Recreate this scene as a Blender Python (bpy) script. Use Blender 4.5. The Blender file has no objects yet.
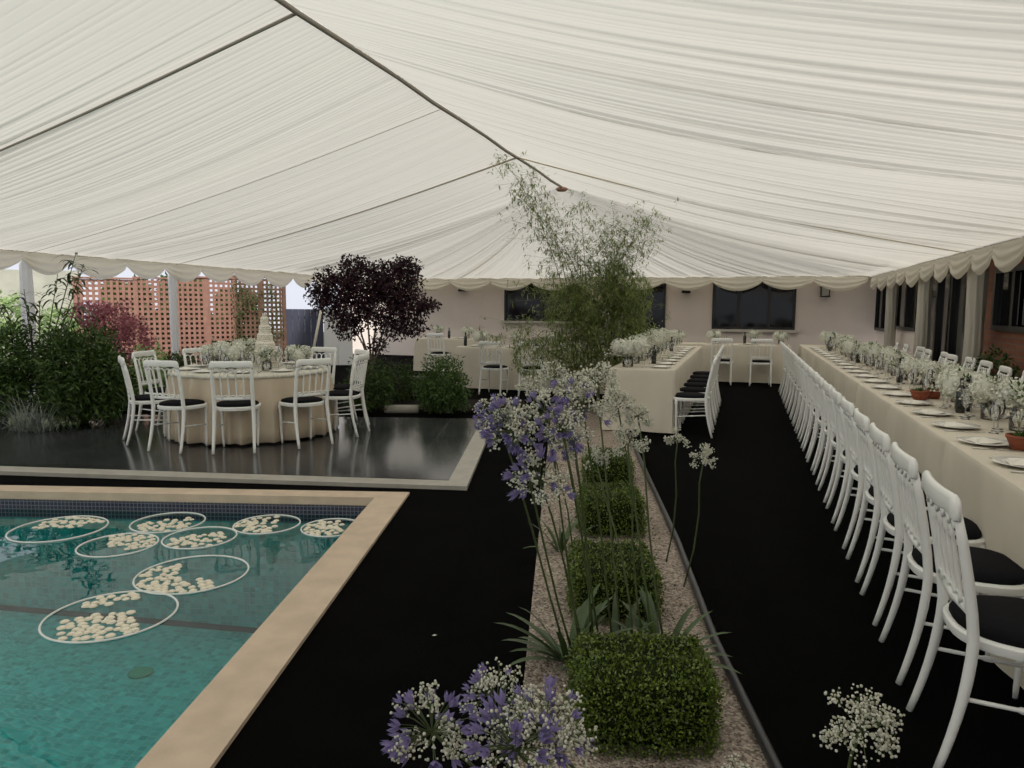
import bpy, math, random
from math import sin, cos, pi, sqrt
from mathutils import Vector as V, Matrix
rnd = random.Random(11)
COL = bpy.context.scene.collection
SC = bpy.context.scene
ORD = 'first second third fourth fifth sixth seventh eighth ninth tenth eleventh twelfth thirteenth fourteenth fifteenth sixteenth seventeenth eighteenth nineteenth twentieth'.split()
# ------------------------------------------------------------------ frames
TH = math.radians(15.34)                    # the pool terrace is turned against the marquee
GU = V((cos(TH), sin(TH), 0)); GV = V((-sin(TH), cos(TH), 0)); GO = V((-2.592, 5.327, 0))
def G(a, b, z=0.0): return GO + GU*a + GV*b + V((0, 0, z))
# ------------------------------------------------------------------ mesh building
class MB:
    def __init__(s): s.v = []; s.f = []
    def add(s, vs, fs):
        o = len(s.v); s.v += [tuple(p) for p in vs]; s.f += [tuple(i+o for i in f) for f in fs]; return s
    def box(s, c, d, rz=0.0, bev=0.0):
        x, y, z = [k/2 for k in d]; c = V(c); R = Matrix.Rotation(rz, 3, 'Z')
        if bev <= 0:
            P = [(-x,-y,-z),(x,-y,-z),(x,y,-z),(-x,y,-z),(-x,-y,z),(x,-y,z),(x,y,z),(-x,y,z)]
            return s.add([c+R@V(p) for p in P], [(0,3,2,1),(4,5,6,7),(0,1,5,4),(1,2,6,5),(2,3,7,6),(3,0,4,7)])
        b = min(bev, x*.95, y*.95, z*.95); vs = []
        rings = [(-z, b), (-z+b, 0), (z-b, 0), (z, b)]
        for zz, i in rings:
            X, Y = x-i, y-i
            for px, py in ((-X+b,-Y),(X-b,-Y),(X,-Y+b),(X,Y-b),(X-b,Y),(-X+b,Y),(-X,Y-b),(-X,-Y+b)):
                vs.append(c+R@V((px, py, zz)))
        fs = [tuple(range(7,-1,-1)), tuple(range(24,32))]
        for k in range(3):
            for i in range(8): j=(i+1)%8; fs.append((k*8+i,k*8+j,k*8+8+j,k*8+8+i))
        return s.add(vs, fs)
    def tube(s, path, rad, n=8, cap=True, flat=1.0):
        path = [V(p) for p in path]; m = len(path)
        if not hasattr(rad, '__len__'): rad = [rad]*m
        vs = []; up = None
        for i, p in enumerate(path):
            t = (path[min(i+1,m-1)]-path[max(i-1,0)])
            t = t.normalized() if t.length > 1e-9 else V((0,0,1))
            if up is None:
                up = V((0,0,1)) if abs(t.z) < .9 else V((1,0,0))
            a = t.cross(up).normalized(); b = a.cross(t).normalized(); up = b
            for k in range(n):
                w = 2*pi*k/n; vs.append(p + a*cos(w)*rad[i] + b*sin(w)*rad[i]*flat)
        fs = [(i*n+k, i*n+(k+1)%n, (i+1)*n+(k+1)%n, (i+1)*n+k) for i in range(m-1) for k in range(n)]
        if cap: fs += [tuple(range(n-1,-1,-1)), tuple((m-1)*n+k for k in range(n))]
        return s.add(vs, fs)
    def lathe(s, prof, c=(0,0,0), n=16, wob=None):
        vs = []; c = V(c)
        for (r, z) in prof:
            for k in range(n):
                w = 2*pi*k/n; rr = r*(1+(wob(w, z) if wob else 0)); vs.append(c+V((rr*cos(w), rr*sin(w), z)))
        m = len(prof)
        fs = [(i*n+k, i*n+(k+1)%n, (i+1)*n+(k+1)%n, (i+1)*n+k) for i in range(m-1) for k in range(n)]
        if prof[0][0] > 1e-4: fs.append(tuple(range(n-1,-1,-1)))
        if prof[-1][0] > 1e-4: fs.append(tuple((m-1)*n+k for k in range(n)))
        return s.add(vs, fs)
    def grid(s, fn, nu, nv):
        vs = [fn(i/nu, j/nv) for j in range(nv+1) for i in range(nu+1)]; w = nu+1
        return s.add(vs, [(j*w+i, j*w+i+1, (j+1)*w+i+1, (j+1)*w+i) for j in range(nv) for i in range(nu)])
    def ball(s, c, r, n=8, m=5, sq=1.0):
        return s.lathe([(max(r*sin(pi*i/m), 1e-5 if i in (0,m) else 0), -r*sq*cos(pi*i/m)) for i in range(m+1)], c, n)
    def leaf(s, p, d, n, L, W, fold=.25):
        d = d.normalized(); a = d.cross(n)
        a = a.normalized() if a.length > 1e-6 else V((1,0,0)); q = a.cross(d)
        m = p+d*L*.45
        return s.add([p, m+a*W/2+q*W*fold, p+d*L, m-a*W/2+q*W*fold, m], [(0,1,4),(1,2,4),(0,4,3),(4,2,3)])
    def build(s, name, mat=None, parent=None, smooth=True, loc=None, rz=0.0):
        me = bpy.data.meshes.new(name); me.from_pydata(s.v, [], s.f); me.update()
        if smooth: me.polygons.foreach_set('use_smooth', [True]*len(me.polygons))
        o = bpy.data.objects.new(name, me); COL.objects.link(o)
        if mat: me.materials.append(mat)
        if parent: o.parent = parent
        if loc is not None: o.location = loc
        o.rotation_euler = (0,0,rz)
        return o
def autosm(o, ang=40):
    import bmesh
    bm = bmesh.new(); bm.from_mesh(o.data)
    for e in bm.edges:
        e.smooth = not (len(e.link_faces) == 2 and e.calc_face_angle(0) > math.radians(ang))
    bm.to_mesh(o.data); bm.free(); return o
def empty(name, loc=(0,0,0), rz=0.0):
    o = bpy.data.objects.new(name, None); o.empty_display_size = .1; COL.objects.link(o); o.location = loc; o.rotation_euler = (0,0,rz); return o
def tag(o, label, cat, group=None, kind=None):
    o['label'] = label; o['category'] = cat
    if group: o['group'] = group
    if kind: o['kind'] = kind
    return o
def struct(o, label=None):
    o['kind'] = 'structure'
    if label: o['label'] = label
    return o
KIDS = {}
def kids(o):
    if o.name not in KIDS: KIDS[o.name] = [c for c in bpy.data.objects if c.parent == o]
    return KIDS[o.name]
def copy_tree(o, loc, rz=0.0, s=1.0):
    def rec(a, par):
        c = a.copy(); COL.objects.link(c)
        if par: c.parent = par
        for k in kids(a): rec(k, c)
        return c
    r = rec(o, None); r.location = loc; r.rotation_euler = (0,0,rz); r.scale = (s,s,s); return r
class Proto:      # the first placing moves the original, later ones are copies
    def __init__(s, fn): s.fn = fn; s.o = None
    def put(s, label, cat, loc, rz=0.0, group=None, sc=1.0):
        if s.o is None:
            s.o = s.fn(); o = s.o; o.location = loc; o.rotation_euler = (0,0,rz); o.scale = (sc,)*3; kids(o)
            for k in kids(o): kids(k)
        else: o = copy_tree(s.o, loc, rz, sc)
        return tag(o, label, cat, group)
# ------------------------------------------------------------------ materials
def N(nt, t, **k):
    n = nt.nodes.new(t)
    for a, b in k.items():
        if a in n.inputs: n.inputs[a].default_value = b
        else: setattr(n, a, b)
    return n
def mat(name, col, rough=.6, spec=.5, metal=0, var=0.0, vs=8.0, col2=None, bump=0.0, bs=40.0, island=False, sub=0, trans=0.0, coat=0.0):
    m = bpy.data.materials.new(name); m.use_nodes = True; nt = m.node_tree; b = nt.nodes['Principled BSDF']
    b.inputs['Roughness'].default_value = rough; b.inputs['Specular IOR Level'].default_value = spec; b.inputs['Metallic'].default_value = metal
    if coat: b.inputs['Coat Weight'].default_value = coat
    c2 = col2 or tuple(max(0, c*(1-var)) for c in col)
    L = nt.links.new; tc = N(nt, 'ShaderNodeTexCoord')
    if island or var or col2:
        mx = N(nt, 'ShaderNodeMix', data_type='RGBA'); mx.inputs[6].default_value = (*c2, 1); mx.inputs[7].default_value = (*col, 1)
        if island:
            g = N(nt, 'ShaderNodeNewGeometry'); L(g.outputs['Random Per Island'], mx.inputs[0])
        else:
            nz = N(nt, 'ShaderNodeTexNoise'); nz.inputs['Scale'].default_value = vs; nz.inputs['Detail'].default_value = 5
            L(tc.outputs['Object'], nz.inputs['Vector'])
            rp = N(nt, 'ShaderNodeMapRange'); rp.inputs[1].default_value = .35; rp.inputs[2].default_value = .65
            L(nz.outputs['Fac'], rp.inputs[0]); L(rp.outputs[0], mx.inputs[0])
        L(mx.outputs[2], b.inputs['Base Color'])
    else: b.inputs['Base Color'].default_value = (*col, 1)
    if bump:
        nz = N(nt, 'ShaderNodeTexNoise'); nz.inputs['Scale'].default_value = bs; nz.inputs['Detail'].default_value = 4
        L(tc.outputs['Object'], nz.inputs['Vector']); bp = N(nt, 'ShaderNodeBump'); bp.inputs['Strength'].default_value = bump; bp.inputs['Distance'].default_value = .01
        L(nz.outputs['Fac'], bp.inputs['Height']); L(bp.outputs[0], b.inputs['Normal'])
    if trans:
        out = nt.nodes['Material Output']; ms = N(nt, 'ShaderNodeMixShader'); ms.inputs[0].default_value = trans
        tr = N(nt, 'ShaderNodeBsdfTranslucent')
        if b.inputs['Base Color'].is_linked: L(b.inputs['Base Color'].links[0].from_socket, tr.inputs['Color'])
        else: tr.inputs['Color'].default_value = (*col, 1)
        L(b.outputs[0], ms.inputs[1]); L(tr.outputs[0], ms.inputs[2]); L(ms.outputs[0], out.inputs['Surface'])
    return m
def tiles(name, c1, c2, grout, sx, sy, mortar=.02, rough=.3, bias=0.0, off=0.0, bump=0.0, spec=.5, rz=0.0, axis='XY'):
    m = mat(name, c1, rough, spec); nt = m.node_tree; b = nt.nodes['Principled BSDF']; L = nt.links.new
    tc = N(nt, 'ShaderNodeTexCoord'); br = N(nt, 'ShaderNodeTexBrick', offset=off, squash=1.0)
    br.inputs['Color1'].default_value = (*c1,1); br.inputs['Color2'].default_value = (*c2,1); br.inputs['Mortar'].default_value = (*grout,1)
    br.inputs['Scale'].default_value = 1; br.inputs['Mortar Size'].default_value = mortar; br.inputs['Brick Width'].default_value = sx
    br.inputs['Row Height'].default_value = sy; br.inputs['Bias'].default_value = bias; br.inputs['Mortar Smooth'].default_value = .1
    mp = N(nt, 'ShaderNodeMapping'); mp.inputs['Rotation'].default_value = (0,0,rz)
    if axis == 'XY': L(tc.outputs['Object'], mp.inputs['Vector'])
    else:
        sp = N(nt, 'ShaderNodeSeparateXYZ'); cb = N(nt, 'ShaderNodeCombineXYZ'); L(tc.outputs['Object'], sp.inputs[0])
        L(sp.outputs['Y' if axis == 'YZ' else 'X'], cb.inputs[0]); L(sp.outputs['Z'], cb.inputs[1]); L(cb.outputs[0], mp.inputs['Vector'])
    L(mp.outputs[0], br.inputs['Vector']); L(br.outputs['Color'], b.inputs['Base Color'])
    if bump:
        bp = N(nt, 'ShaderNodeBump'); bp.inputs['Strength'].default_value = bump; bp.inputs['Distance'].default_value = .005; bp.invert = True
        L(br.outputs['Fac'], bp.inputs['Height']); L(bp.outputs[0], b.inputs['Normal'])
    return m
def glassy(name, tint, gl=.12, rough=.02, ior=1.45, add=0.0):
    m = bpy.data.materials.new(name); m.use_nodes = True; nt = m.node_tree; nt.nodes.remove(nt.nodes['Principled BSDF']); out = nt.nodes['Material Output']
    t = N(nt, 'ShaderNodeBsdfTransparent'); t.inputs[0].default_value = (*tint, 1); g = N(nt, 'ShaderNodeBsdfGlossy'); g.inputs['Roughness'].default_value = rough
    g.inputs[0].default_value = (1,1,1,1)
    f = N(nt, 'ShaderNodeFresnel'); f.inputs[0].default_value = ior; a = N(nt, 'ShaderNodeMath', operation='MULTIPLY_ADD'); a.inputs[1].default_value = 1; a.inputs[2].default_value = add
    ms = N(nt, 'ShaderNodeMixShader'); L = nt.links.new
    L(f.outputs[0], a.inputs[0]); L(a.outputs[0], ms.inputs[0]); L(t.outputs[0], ms.inputs[1]); L(g.outputs[0], ms.inputs[2]); L(ms.outputs[0], out.inputs['Surface'])
    return m, nt, g
M = {}
M['carpet'] = mat('black_carpet', (.003,.003,.0031), .97, .03, var=.35, vs=3, bump=.5, bs=220)
M['white_paint'] = mat('white_chair_paint', (.86,.87,.84), .38, .45)
M['pad'] = mat('black_seat_fabric', (.006,.006,.008), .9, .12, bump=.2, bs=200)
M['cloth'] = mat('cream_linen', (.79,.73,.61), .85, .2, var=.06, vs=3, bump=.12, bs=300, trans=.12)
M['cloth2'] = mat('beige_satin_cloth', (.72,.61,.46), .7, .3, var=.10, vs=2.5, trans=.1)
M['overlay'] = mat('white_lace_overlay', (.72,.70,.60), .8, .2, var=.2, vs=30)
M['swag'] = mat('ivory_swag_fabric', (.88,.84,.73), .8, .2, trans=.42)
M['seam'] = mat('grey_seam_tape', (.36,.33,.28), .8, .2)
M['seam2'] = mat('beige_seam_tape', (.52,.48,.40), .8, .2)
M['seam3'] = mat('tan_seam_tape', (.50,.42,.27), .8, .2)
M['pole'] = mat('gathered_ivory_pole_sleeve', (.52,.50,.43), .85, .2, trans=.1)
M['wall'] = mat('pink_white_render', (.87,.775,.71), .85, .2, var=.06, vs=1.5, bump=.15, bs=60)
M['sill'] = mat('pale_sill', (.6,.56,.5), .6)
M['frame'] = mat('black_window_frame', (.006,.006,.007), .35, .5)
M['brick'] = tiles('red_brick', (.17,.055,.03), (.22,.08,.04), (.14,.10,.075), .225, .075, .008, .85, off=.5, bump=.5, axis='YZ')
M['coping'] = mat('sandstone_coping', (.64,.51,.385), .75, .3, var=.16, vs=6, bump=.2, bs=90)
M['slate'] = tiles('polished_slate', (.026,.028,.033), (.048,.051,.056), (.12,.12,.115), .6, .6, .006, .13, axis='XY')
M['edging'] = mat('grey_stone_edging', (.42,.40,.345), .45, .5, var=.15, vs=9)
M['mosaic'] = tiles('turquoise_mosaic', (.018,.33,.36), (.085,.60,.62), (.14,.48,.50), .05, .05, .004, .35)
M['mosaic_v'] = tiles('turquoise_mosaic_side', (.018,.33,.36), (.085,.60,.62), (.14,.48,.50), .05, .05, .004, .35, axis='XZ')
M['band'] = tiles('dark_blue_mosaic_band', (.012,.014,.045), (.03,.03,.07), (.16,.15,.17), .032, .032, .0035, .3, axis='XZ')
M['band_y'] = tiles('dark_blue_mosaic_band_side', (.012,.014,.045), (.03,.03,.07), (.16,.15,.17), .032, .032, .0035, .3, axis='YZ')
M['stripe'] = mat('dark_tile_stripe', (.01,.06,.075), .4)
M['drain'] = mat('green_drain_cover', (.03,.33,.22), .5)
M['hoop'] = mat('white_plastic_hoop', (.78,.79,.76), .35, .5)
M['bloomw'] = mat('cream_floating_bloom', (.86,.80,.66), .7, .2, island=True, col2=(.80,.74,.60))
M['petal'] = mat('white_petals', (.90,.90,.84), .7, .2, island=True, col2=(.66,.69,.56), trans=.2)
M['gyp'] = mat('tiny_white_buds', (.84,.83,.74), .7, .2, island=True, col2=(.60,.61,.47), trans=.15)
M['purple'] = mat('lilac_petals', (.20,.16,.38), .6, .3, island=True, col2=(.34,.30,.50), trans=.25)
M['stem'] = mat('green_stem', (.075,.105,.035), .55, .4)
M['strap'] = mat('strap_leaf', (.055,.10,.025), .4, .5, island=True, col2=(.03,.055,.015))
M['box'] = mat('box_leaf', (.155,.225,.025), .4, .5, island=True, col2=(.035,.06,.012))
M['boxcore'] = mat('box_core', (.012,.02,.006), .9, .1)
M['bamboo'] = mat('bamboo_leaf', (.38,.43,.17), .5, .4, island=True, col2=(.13,.20,.05), trans=.4)
M['cane'] = mat('bamboo_cane', (.25,.24,.10), .4, .5, col2=(.12,.12,.04), vs=5)
M['maple'] = mat('dark_purple_maple_leaf', (.050,.012,.022), .5, .4, island=True, col2=(.018,.006,.012), trans=.2)
M['pinkleaf'] = mat('pink_acer_leaf', (.58,.24,.27), .5, .4, island=True, col2=(.28,.09,.13), trans=.35)
M['shrub'] = mat('dark_shrub_leaf', (.075,.135,.025), .5, .4, island=True, col2=(.022,.045,.010), trans=.15)
M['fern'] = mat('mid_green_leaf', (.11,.19,.045), .5, .4, island=True, col2=(.03,.07,.015), trans=.25)
M['pale'] = mat('sunlit_pale_leaf', (.42,.55,.22), .5, .4, island=True, col2=(.26,.40,.16), trans=.35)  # sunlight on the garden foliage is put into this pale green
M['silver'] = mat('silver_leaf', (.32,.36,.31), .6, .3, island=True, col2=(.16,.19,.16))
M['bark'] = mat('grey_bark', (.10,.085,.07), .9, .1, var=.4, vs=20, bump=.5)
M['bark2'] = mat('pinkish_bark', (.25,.20,.17), .9, .1, var=.4, vs=20, bump=.5)
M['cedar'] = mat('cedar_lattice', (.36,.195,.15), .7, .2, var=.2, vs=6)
M['cedar2'] = mat('shaded_brown_lattice', (.20,.12,.085), .7, .2, var=.3, vs=6)  # same cedar with shade put into a darker brown
M['greyboard'] = mat('slate_grey_boards', (.062,.066,.098), .6, .3, var=.1, vs=4)
M['whiteboard'] = mat('white_door_paint', (.78,.78,.76), .5)
M['china'] = mat('white_china', (.80,.79,.74), .15, .6)
M['napkin'] = mat('ivory_napkin', (.80,.78,.70), .85, .1)
M['steel'] = mat('cutlery_steel', (.62,.60,.56), .2, .5, metal=1)
M['bottle'] = mat('dark_bottle_glass', (.010,.014,.008), .08, .7)
M['label'] = mat('cream_paper', (.7,.66,.5), .7)
M['terra'] = mat('terracotta', (.30,.085,.045), .7, .3, var=.25, vs=12)
M['icing'] = mat('white_icing', (.84,.80,.70), .6, .3, var=.05, vs=10)
M['soil'] = mat('dark_soil', (.02,.016,.012), .95, .1, var=.4, vs=8, bump=.6)
M['ground'] = mat('garden_ground', (.09,.10,.07), .95, .1, var=.4, vs=2)
M['trough'] = mat('black_planter', (.008,.008,.01), .4, .4)
M['rail'] = mat('dark_metal_edging', (.045,.045,.05), .38, .5, metal=.35)
M['hedgebg'] = mat('pale_garden_wall', (.50,.50,.42), .9, .1, var=.2, vs=2)
M['lampglass'] = mat('frosted_lamp_glass', (.5,.5,.47), .3)
M['glass'], _, _ = glassy('clear_glass', (.97,.975,.965), rough=.03, add=.10)
M['pane'] = mat('dark_window_glass', (.006,.0065,.007), .06, .28)
M['curtain'] = mat('grey_window_drapes', (.07,.07,.07), .9)
M['water'], nt, g = glassy('pool_water', (.62,.93,.90), rough=.01, ior=1.33)
tc = N(nt, 'ShaderNodeTexCoord'); nz = N(nt, 'ShaderNodeTexNoise'); nz.inputs['Scale'].default_value = 2.2; nz.inputs['Detail'].default_value = 2
bp = N(nt, 'ShaderNodeBump'); bp.inputs['Strength'].default_value = .25; bp.inputs['Distance'].default_value = .02
nt.links.new(tc.outputs['Object'], nz.inputs['Vector']); nt.links.new(nz.outputs['Fac'], bp.inputs['Height']); nt.links.new(bp.outputs[0], g.inputs['Normal'])
def gravel_mat():
    m = mat('pink_gravel', (.4,.3,.25), .9, .2); nt = m.node_tree; b = nt.nodes['Principled BSDF']; L = nt.links.new
    tc = N(nt, 'ShaderNodeTexCoord'); vo = N(nt, 'ShaderNodeTexVoronoi'); vo.inputs['Scale'].default_value = 95; L(tc.outputs['Object'], vo.inputs['Vector'])
    r = N(nt, 'ShaderNodeValToRGB'); r.color_ramp.elements[0].color = (.13,.10,.08,1); r.color_ramp.elements[1].color = (.50,.43,.36,1)
    sp = N(nt, 'ShaderNodeSeparateColor'); L(vo.outputs['Color'], sp.inputs[0]); L(sp.outputs[0], r.inputs[0]); L(r.outputs[0], b.inputs['Base Color'])
    bp = N(nt, 'ShaderNodeBump'); bp.invert = True; bp.inputs['Distance'].default_value = .006; L(vo.outputs['Distance'], bp.inputs['Height']); L(bp.outputs[0], b.inputs['Normal'])
    return m
M['gravel'] = gravel_mat()
M['stone'] = mat('gravel_stones', (.48,.41,.34), .9, .2, island=True, col2=(.15,.12,.10))
def lining_mat():
    m = bpy.data.materials.new('ivory_roof_lining'); m.use_nodes = True; nt = m.node_tree; nt.nodes.remove(nt.nodes['Principled BSDF']); out = nt.nodes['Material Output']
    d = N(nt, 'ShaderNodeBsdfDiffuse'); d.inputs[0].default_value = (.83,.80,.72,1); t = N(nt, 'ShaderNodeBsdfTranslucent'); t.inputs[0].default_value = (.80,.775,.70,1)
    ms = N(nt, 'ShaderNodeMixShader'); ms.inputs[0].default_value = .42
    nt.links.new(d.outputs[0], ms.inputs[1]); nt.links.new(t.outputs[0], ms.inputs[2]); nt.links.new(ms.outputs[0], out.inputs['Surface']); return m
M['lining'] = lining_mat()

# ------------------------------------------------------------------ camera, world, light
cam = bpy.data.cameras.new('camera'); co = bpy.data.objects.new('camera', cam); COL.objects.link(co); SC.camera = co
yaw, pitch, roll = math.radians(17.755), math.radians(6.049), math.radians(.367)
F0 = V((-sin(yaw), cos(yaw), 0)); R0 = V((cos(yaw), sin(yaw), 0)); Z = V((0,0,1))
F = F0*cos(pitch)-Z*sin(pitch); U0 = Z*cos(pitch)+F0*sin(pitch); R = R0*cos(roll)+U0*sin(roll); U = U0*cos(roll)-R0*sin(roll)
co.matrix_world = Matrix(((R.x,U.x,-F.x,0),(R.y,U.y,-F.y,0),(R.z,U.z,-F.z,1.5485),(0,0,0,1)))
cam.sensor_width = 36; cam.lens = 722/1024*36; cam.clip_start = .05; cam.clip_end = 200
SC.view_settings.view_transform = 'Standard'; SC.view_settings.look = 'None'; SC.view_settings.gamma = 1; SC.view_settings.exposure = -0.06
w = bpy.data.worlds.new('overcast_sky'); SC.world = w; w.use_nodes = True; nt = w.node_tree; bg = nt.nodes['Background']
tc = N(nt, 'ShaderNodeTexCoord'); sp = N(nt, 'ShaderNodeSeparateXYZ'); r = N(nt, 'ShaderNodeValToRGB')
r.color_ramp.elements[0].color = (.72,.75,.84,1); r.color_ramp.elements[0].position = .45; r.color_ramp.elements[1].color = (.92,.93,.97,1); r.color_ramp.elements[1].position = .8
nt.links.new(tc.outputs['Generated'], sp.inputs[0]); mr = N(nt, 'ShaderNodeMapRange'); mr.inputs[1].default_value = -1
nt.links.new(sp.outputs['Z'], mr.inputs[0]); nt.links.new(mr.outputs[0], r.inputs[0]); nt.links.new(r.outputs[0], bg.inputs['Color'])
bg.inputs['Strength'].default_value = 1.12
sun = bpy.data.lights.new('soft_sun', 'SUN'); sun.energy = 4.3; sun.angle = math.radians(12); sun.color = (1.0,.955,.88)
so = bpy.data.objects.new('soft_sun', sun); COL.objects.link(so)
so.rotation_euler = V((.28,-.62,.73)).to_track_quat('Z','Y').to_euler()

# ------------------------------------------------------------------ shell
XL, XR, XC, ZE, ZR = -10.59, 2.90, -3.63, 2.35, 4.0
Y3, BAY = 11.53, 3.04; YAP = Y3+BAY; YB = 19.4; YN = Y3-8*BAY
WX, WY = 3.3, 21.0
# floor: black carpet with the pool cut out of it
PU0, PU1, PV0, PV1 = -8.4, 0.0, -9.2, 0.0            # outer edge of the coping
fb = MB()
def quadG(mb, a, b, c, d, z, drop=0):
    P = [G(a,c,z), G(b,c,z), G(b,d,z), G(a,d,z)]; mb.add(P, [(0,1,2,3)])
xs = [(-20, PU0), (PU0, PU1), (PU1, 14)]
quadG(fb, -12.5, PU0, -10, 20, 0); quadG(fb, PU1, 9, -14, 20, 0); quadG(fb, PU0, PU1, PV1, 20, 0); quadG(fb, PU0, PU1, -14, PV0, 0)
struct(fb.build('floor', M['carpet'], smooth=False), 'black carpet laid over the whole terrace')
gb = MB(); gb.add([(-40,-15,-.06),(-9.0,-15,-.06),(-9.0,40,-.06),(-40,40,-.06)], [(0,1,2,3)]); gb.add([(-9.0,21,-.06),(30,21,-.06),(30,40,-.06),(-9,40,-.06)], [(0,1,2,3)])
struct(gb.build('ground', M['ground'], smooth=False))
# pool coping
cp = MB(); CW = .25
for a,b,c,d in ((PU1-CW,PU1,PV0,PV1),(PU0,PU1-CW,PV1-.19,PV1),(PU0,PU0+CW,PV0,PV1-.19),(PU0+CW,PU1-CW,PV0,PV0+.19)):
    p=[G(a,c),G(b,c),G(b,d),G(a,d)]
    cp.add([q+V((0,0,-.05)) for q in p]+[q+V((0,0,.02)) for q in p], [(0,3,2,1),(4,5,6,7),(0,1,5,4),(1,2,6,5),(2,3,7,6),(3,0,4,7)])
tag(cp.build('pool_coping', M['coping'], smooth=False), 'sandstone coping slabs framing the swimming pool', 'pool edge')
iu0, iu1, iv0, iv1 = PU0+CW, PU1-CW, PV0+.19, PV1-.19; ZW, ZP = -.13, -1.3
pool = empty('swimming_pool', G(0,0,0), TH); tag(pool, 'sunken swimming pool lined with turquoise mosaic', 'pool')
def local(mb, name, m, par=pool): return mb.build(name, m, par, smooth=False)
def zp(u_): return -1.14-(u_+1.36)*.067
b = MB(); b.add([(iu0,iv0,zp(iu0)),(iu1,iv0,zp(iu1)),(iu1,iv1,zp(iu1)),(iu0,iv1,zp(iu0))], [(0,1,2,3)]); local(b, 'pool_floor', M['mosaic'])
def wallq(p, q, z0, z1): return [(p[0],p[1],z0),(q[0],q[1],z0),(q[0],q[1],z1),(p[0],p[1],z1)]
c4 = [(iu0,iv0),(iu1,iv0),(iu1,iv1),(iu0,iv1)]
m2 = tiles('turquoise_mosaic_end', (.018,.33,.36), (.085,.60,.62), (.14,.48,.50), .05, .05, .004, .35, axis='YZ')

for i in range(4):
    p, q = c4[i], c4[(i+1)%4]
    b = MB(); b.add(wallq(p,q,-.20,-.045), [(0,1,2,3)]); local(b, 'tile_band', M['band'] if i in (0,2) else M['band_y'])
    b = MB(); b.add(wallq(p,q,ZP,-.20), [(0,1,2,3)]); local(b, 'pool_side', M['mosaic_v'] if i in (0,2) else m2)
b = MB(); b.add([(iu0,iv1-.006,zp(iu0)),(iu1,iv1-.006,zp(iu1)),(iu1,iv1-.006,zp(iu1)+.05),(iu0,iv1-.006,zp(iu0)+.05)], [(0,1,2,3)]); o = local(b, 'tile_stripe', M['stripe']); o['label'] = 'dark tile line at the foot of the far pool wall'
b = MB(); b.lathe([(.001,0),(.085,0),(.085,.012),(.07,.018),(.001,.018)], (-1.80,-.95,zp(-1.8)), 24); local(b, 'drain_cover', M['drain'])
wq = MB(); wq.add([(iu0,iv0,ZW),(iu1,iv0,ZW),(iu1,iv1,ZW),(iu0,iv1,ZW)], [(0,1,2,3)]); o = wq.build('water', M['water'], pool, smooth=False); o['label'] = 'clear reflecting water surface'
# raised slate terrace
ter = empty('slate_terrace', G(.46,.2,0), TH); tag(ter, 'polished dark slate terrace behind the pool carrying the round table', 'terrace')
def tg(u_, v_, z): return (u_-.46, v_-.2, z)
b = MB(); P = [(.28,.40),(.28,3.95),(-9.0,3.95),(-9.0,.96)]
b.add([tg(x,y,.03) for x,y in P], [(0,1,2,3)]); b.build('tile_surface', M['slate'], ter, smooth=False)
b = MB()
def prism(mb, pts, z0, z1):
    n = len(pts); mb.add([(x,y,z0) for x,y in pts]+[(x,y,z1) for x,y in pts], [tuple(range(n-1,-1,-1)), tuple(range(n,2*n))]+[(i,(i+1)%n,n+(i+1)%n,n+i) for i in range(n)])
prism(b, [tg(-9,.76,0)[:2], tg(.46,.16,0)[:2], tg(.28,.36,0)[:2], tg(-9,.96,0)[:2]], 0, .036)
prism(b, [tg(.46,.16,0)[:2], tg(.46,4.1,0)[:2], tg(.28,4.1,0)[:2], tg(.28,.36,0)[:2]], 0, .036)
b.build('stone_border', M['edging'], ter, smooth=False)
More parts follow.
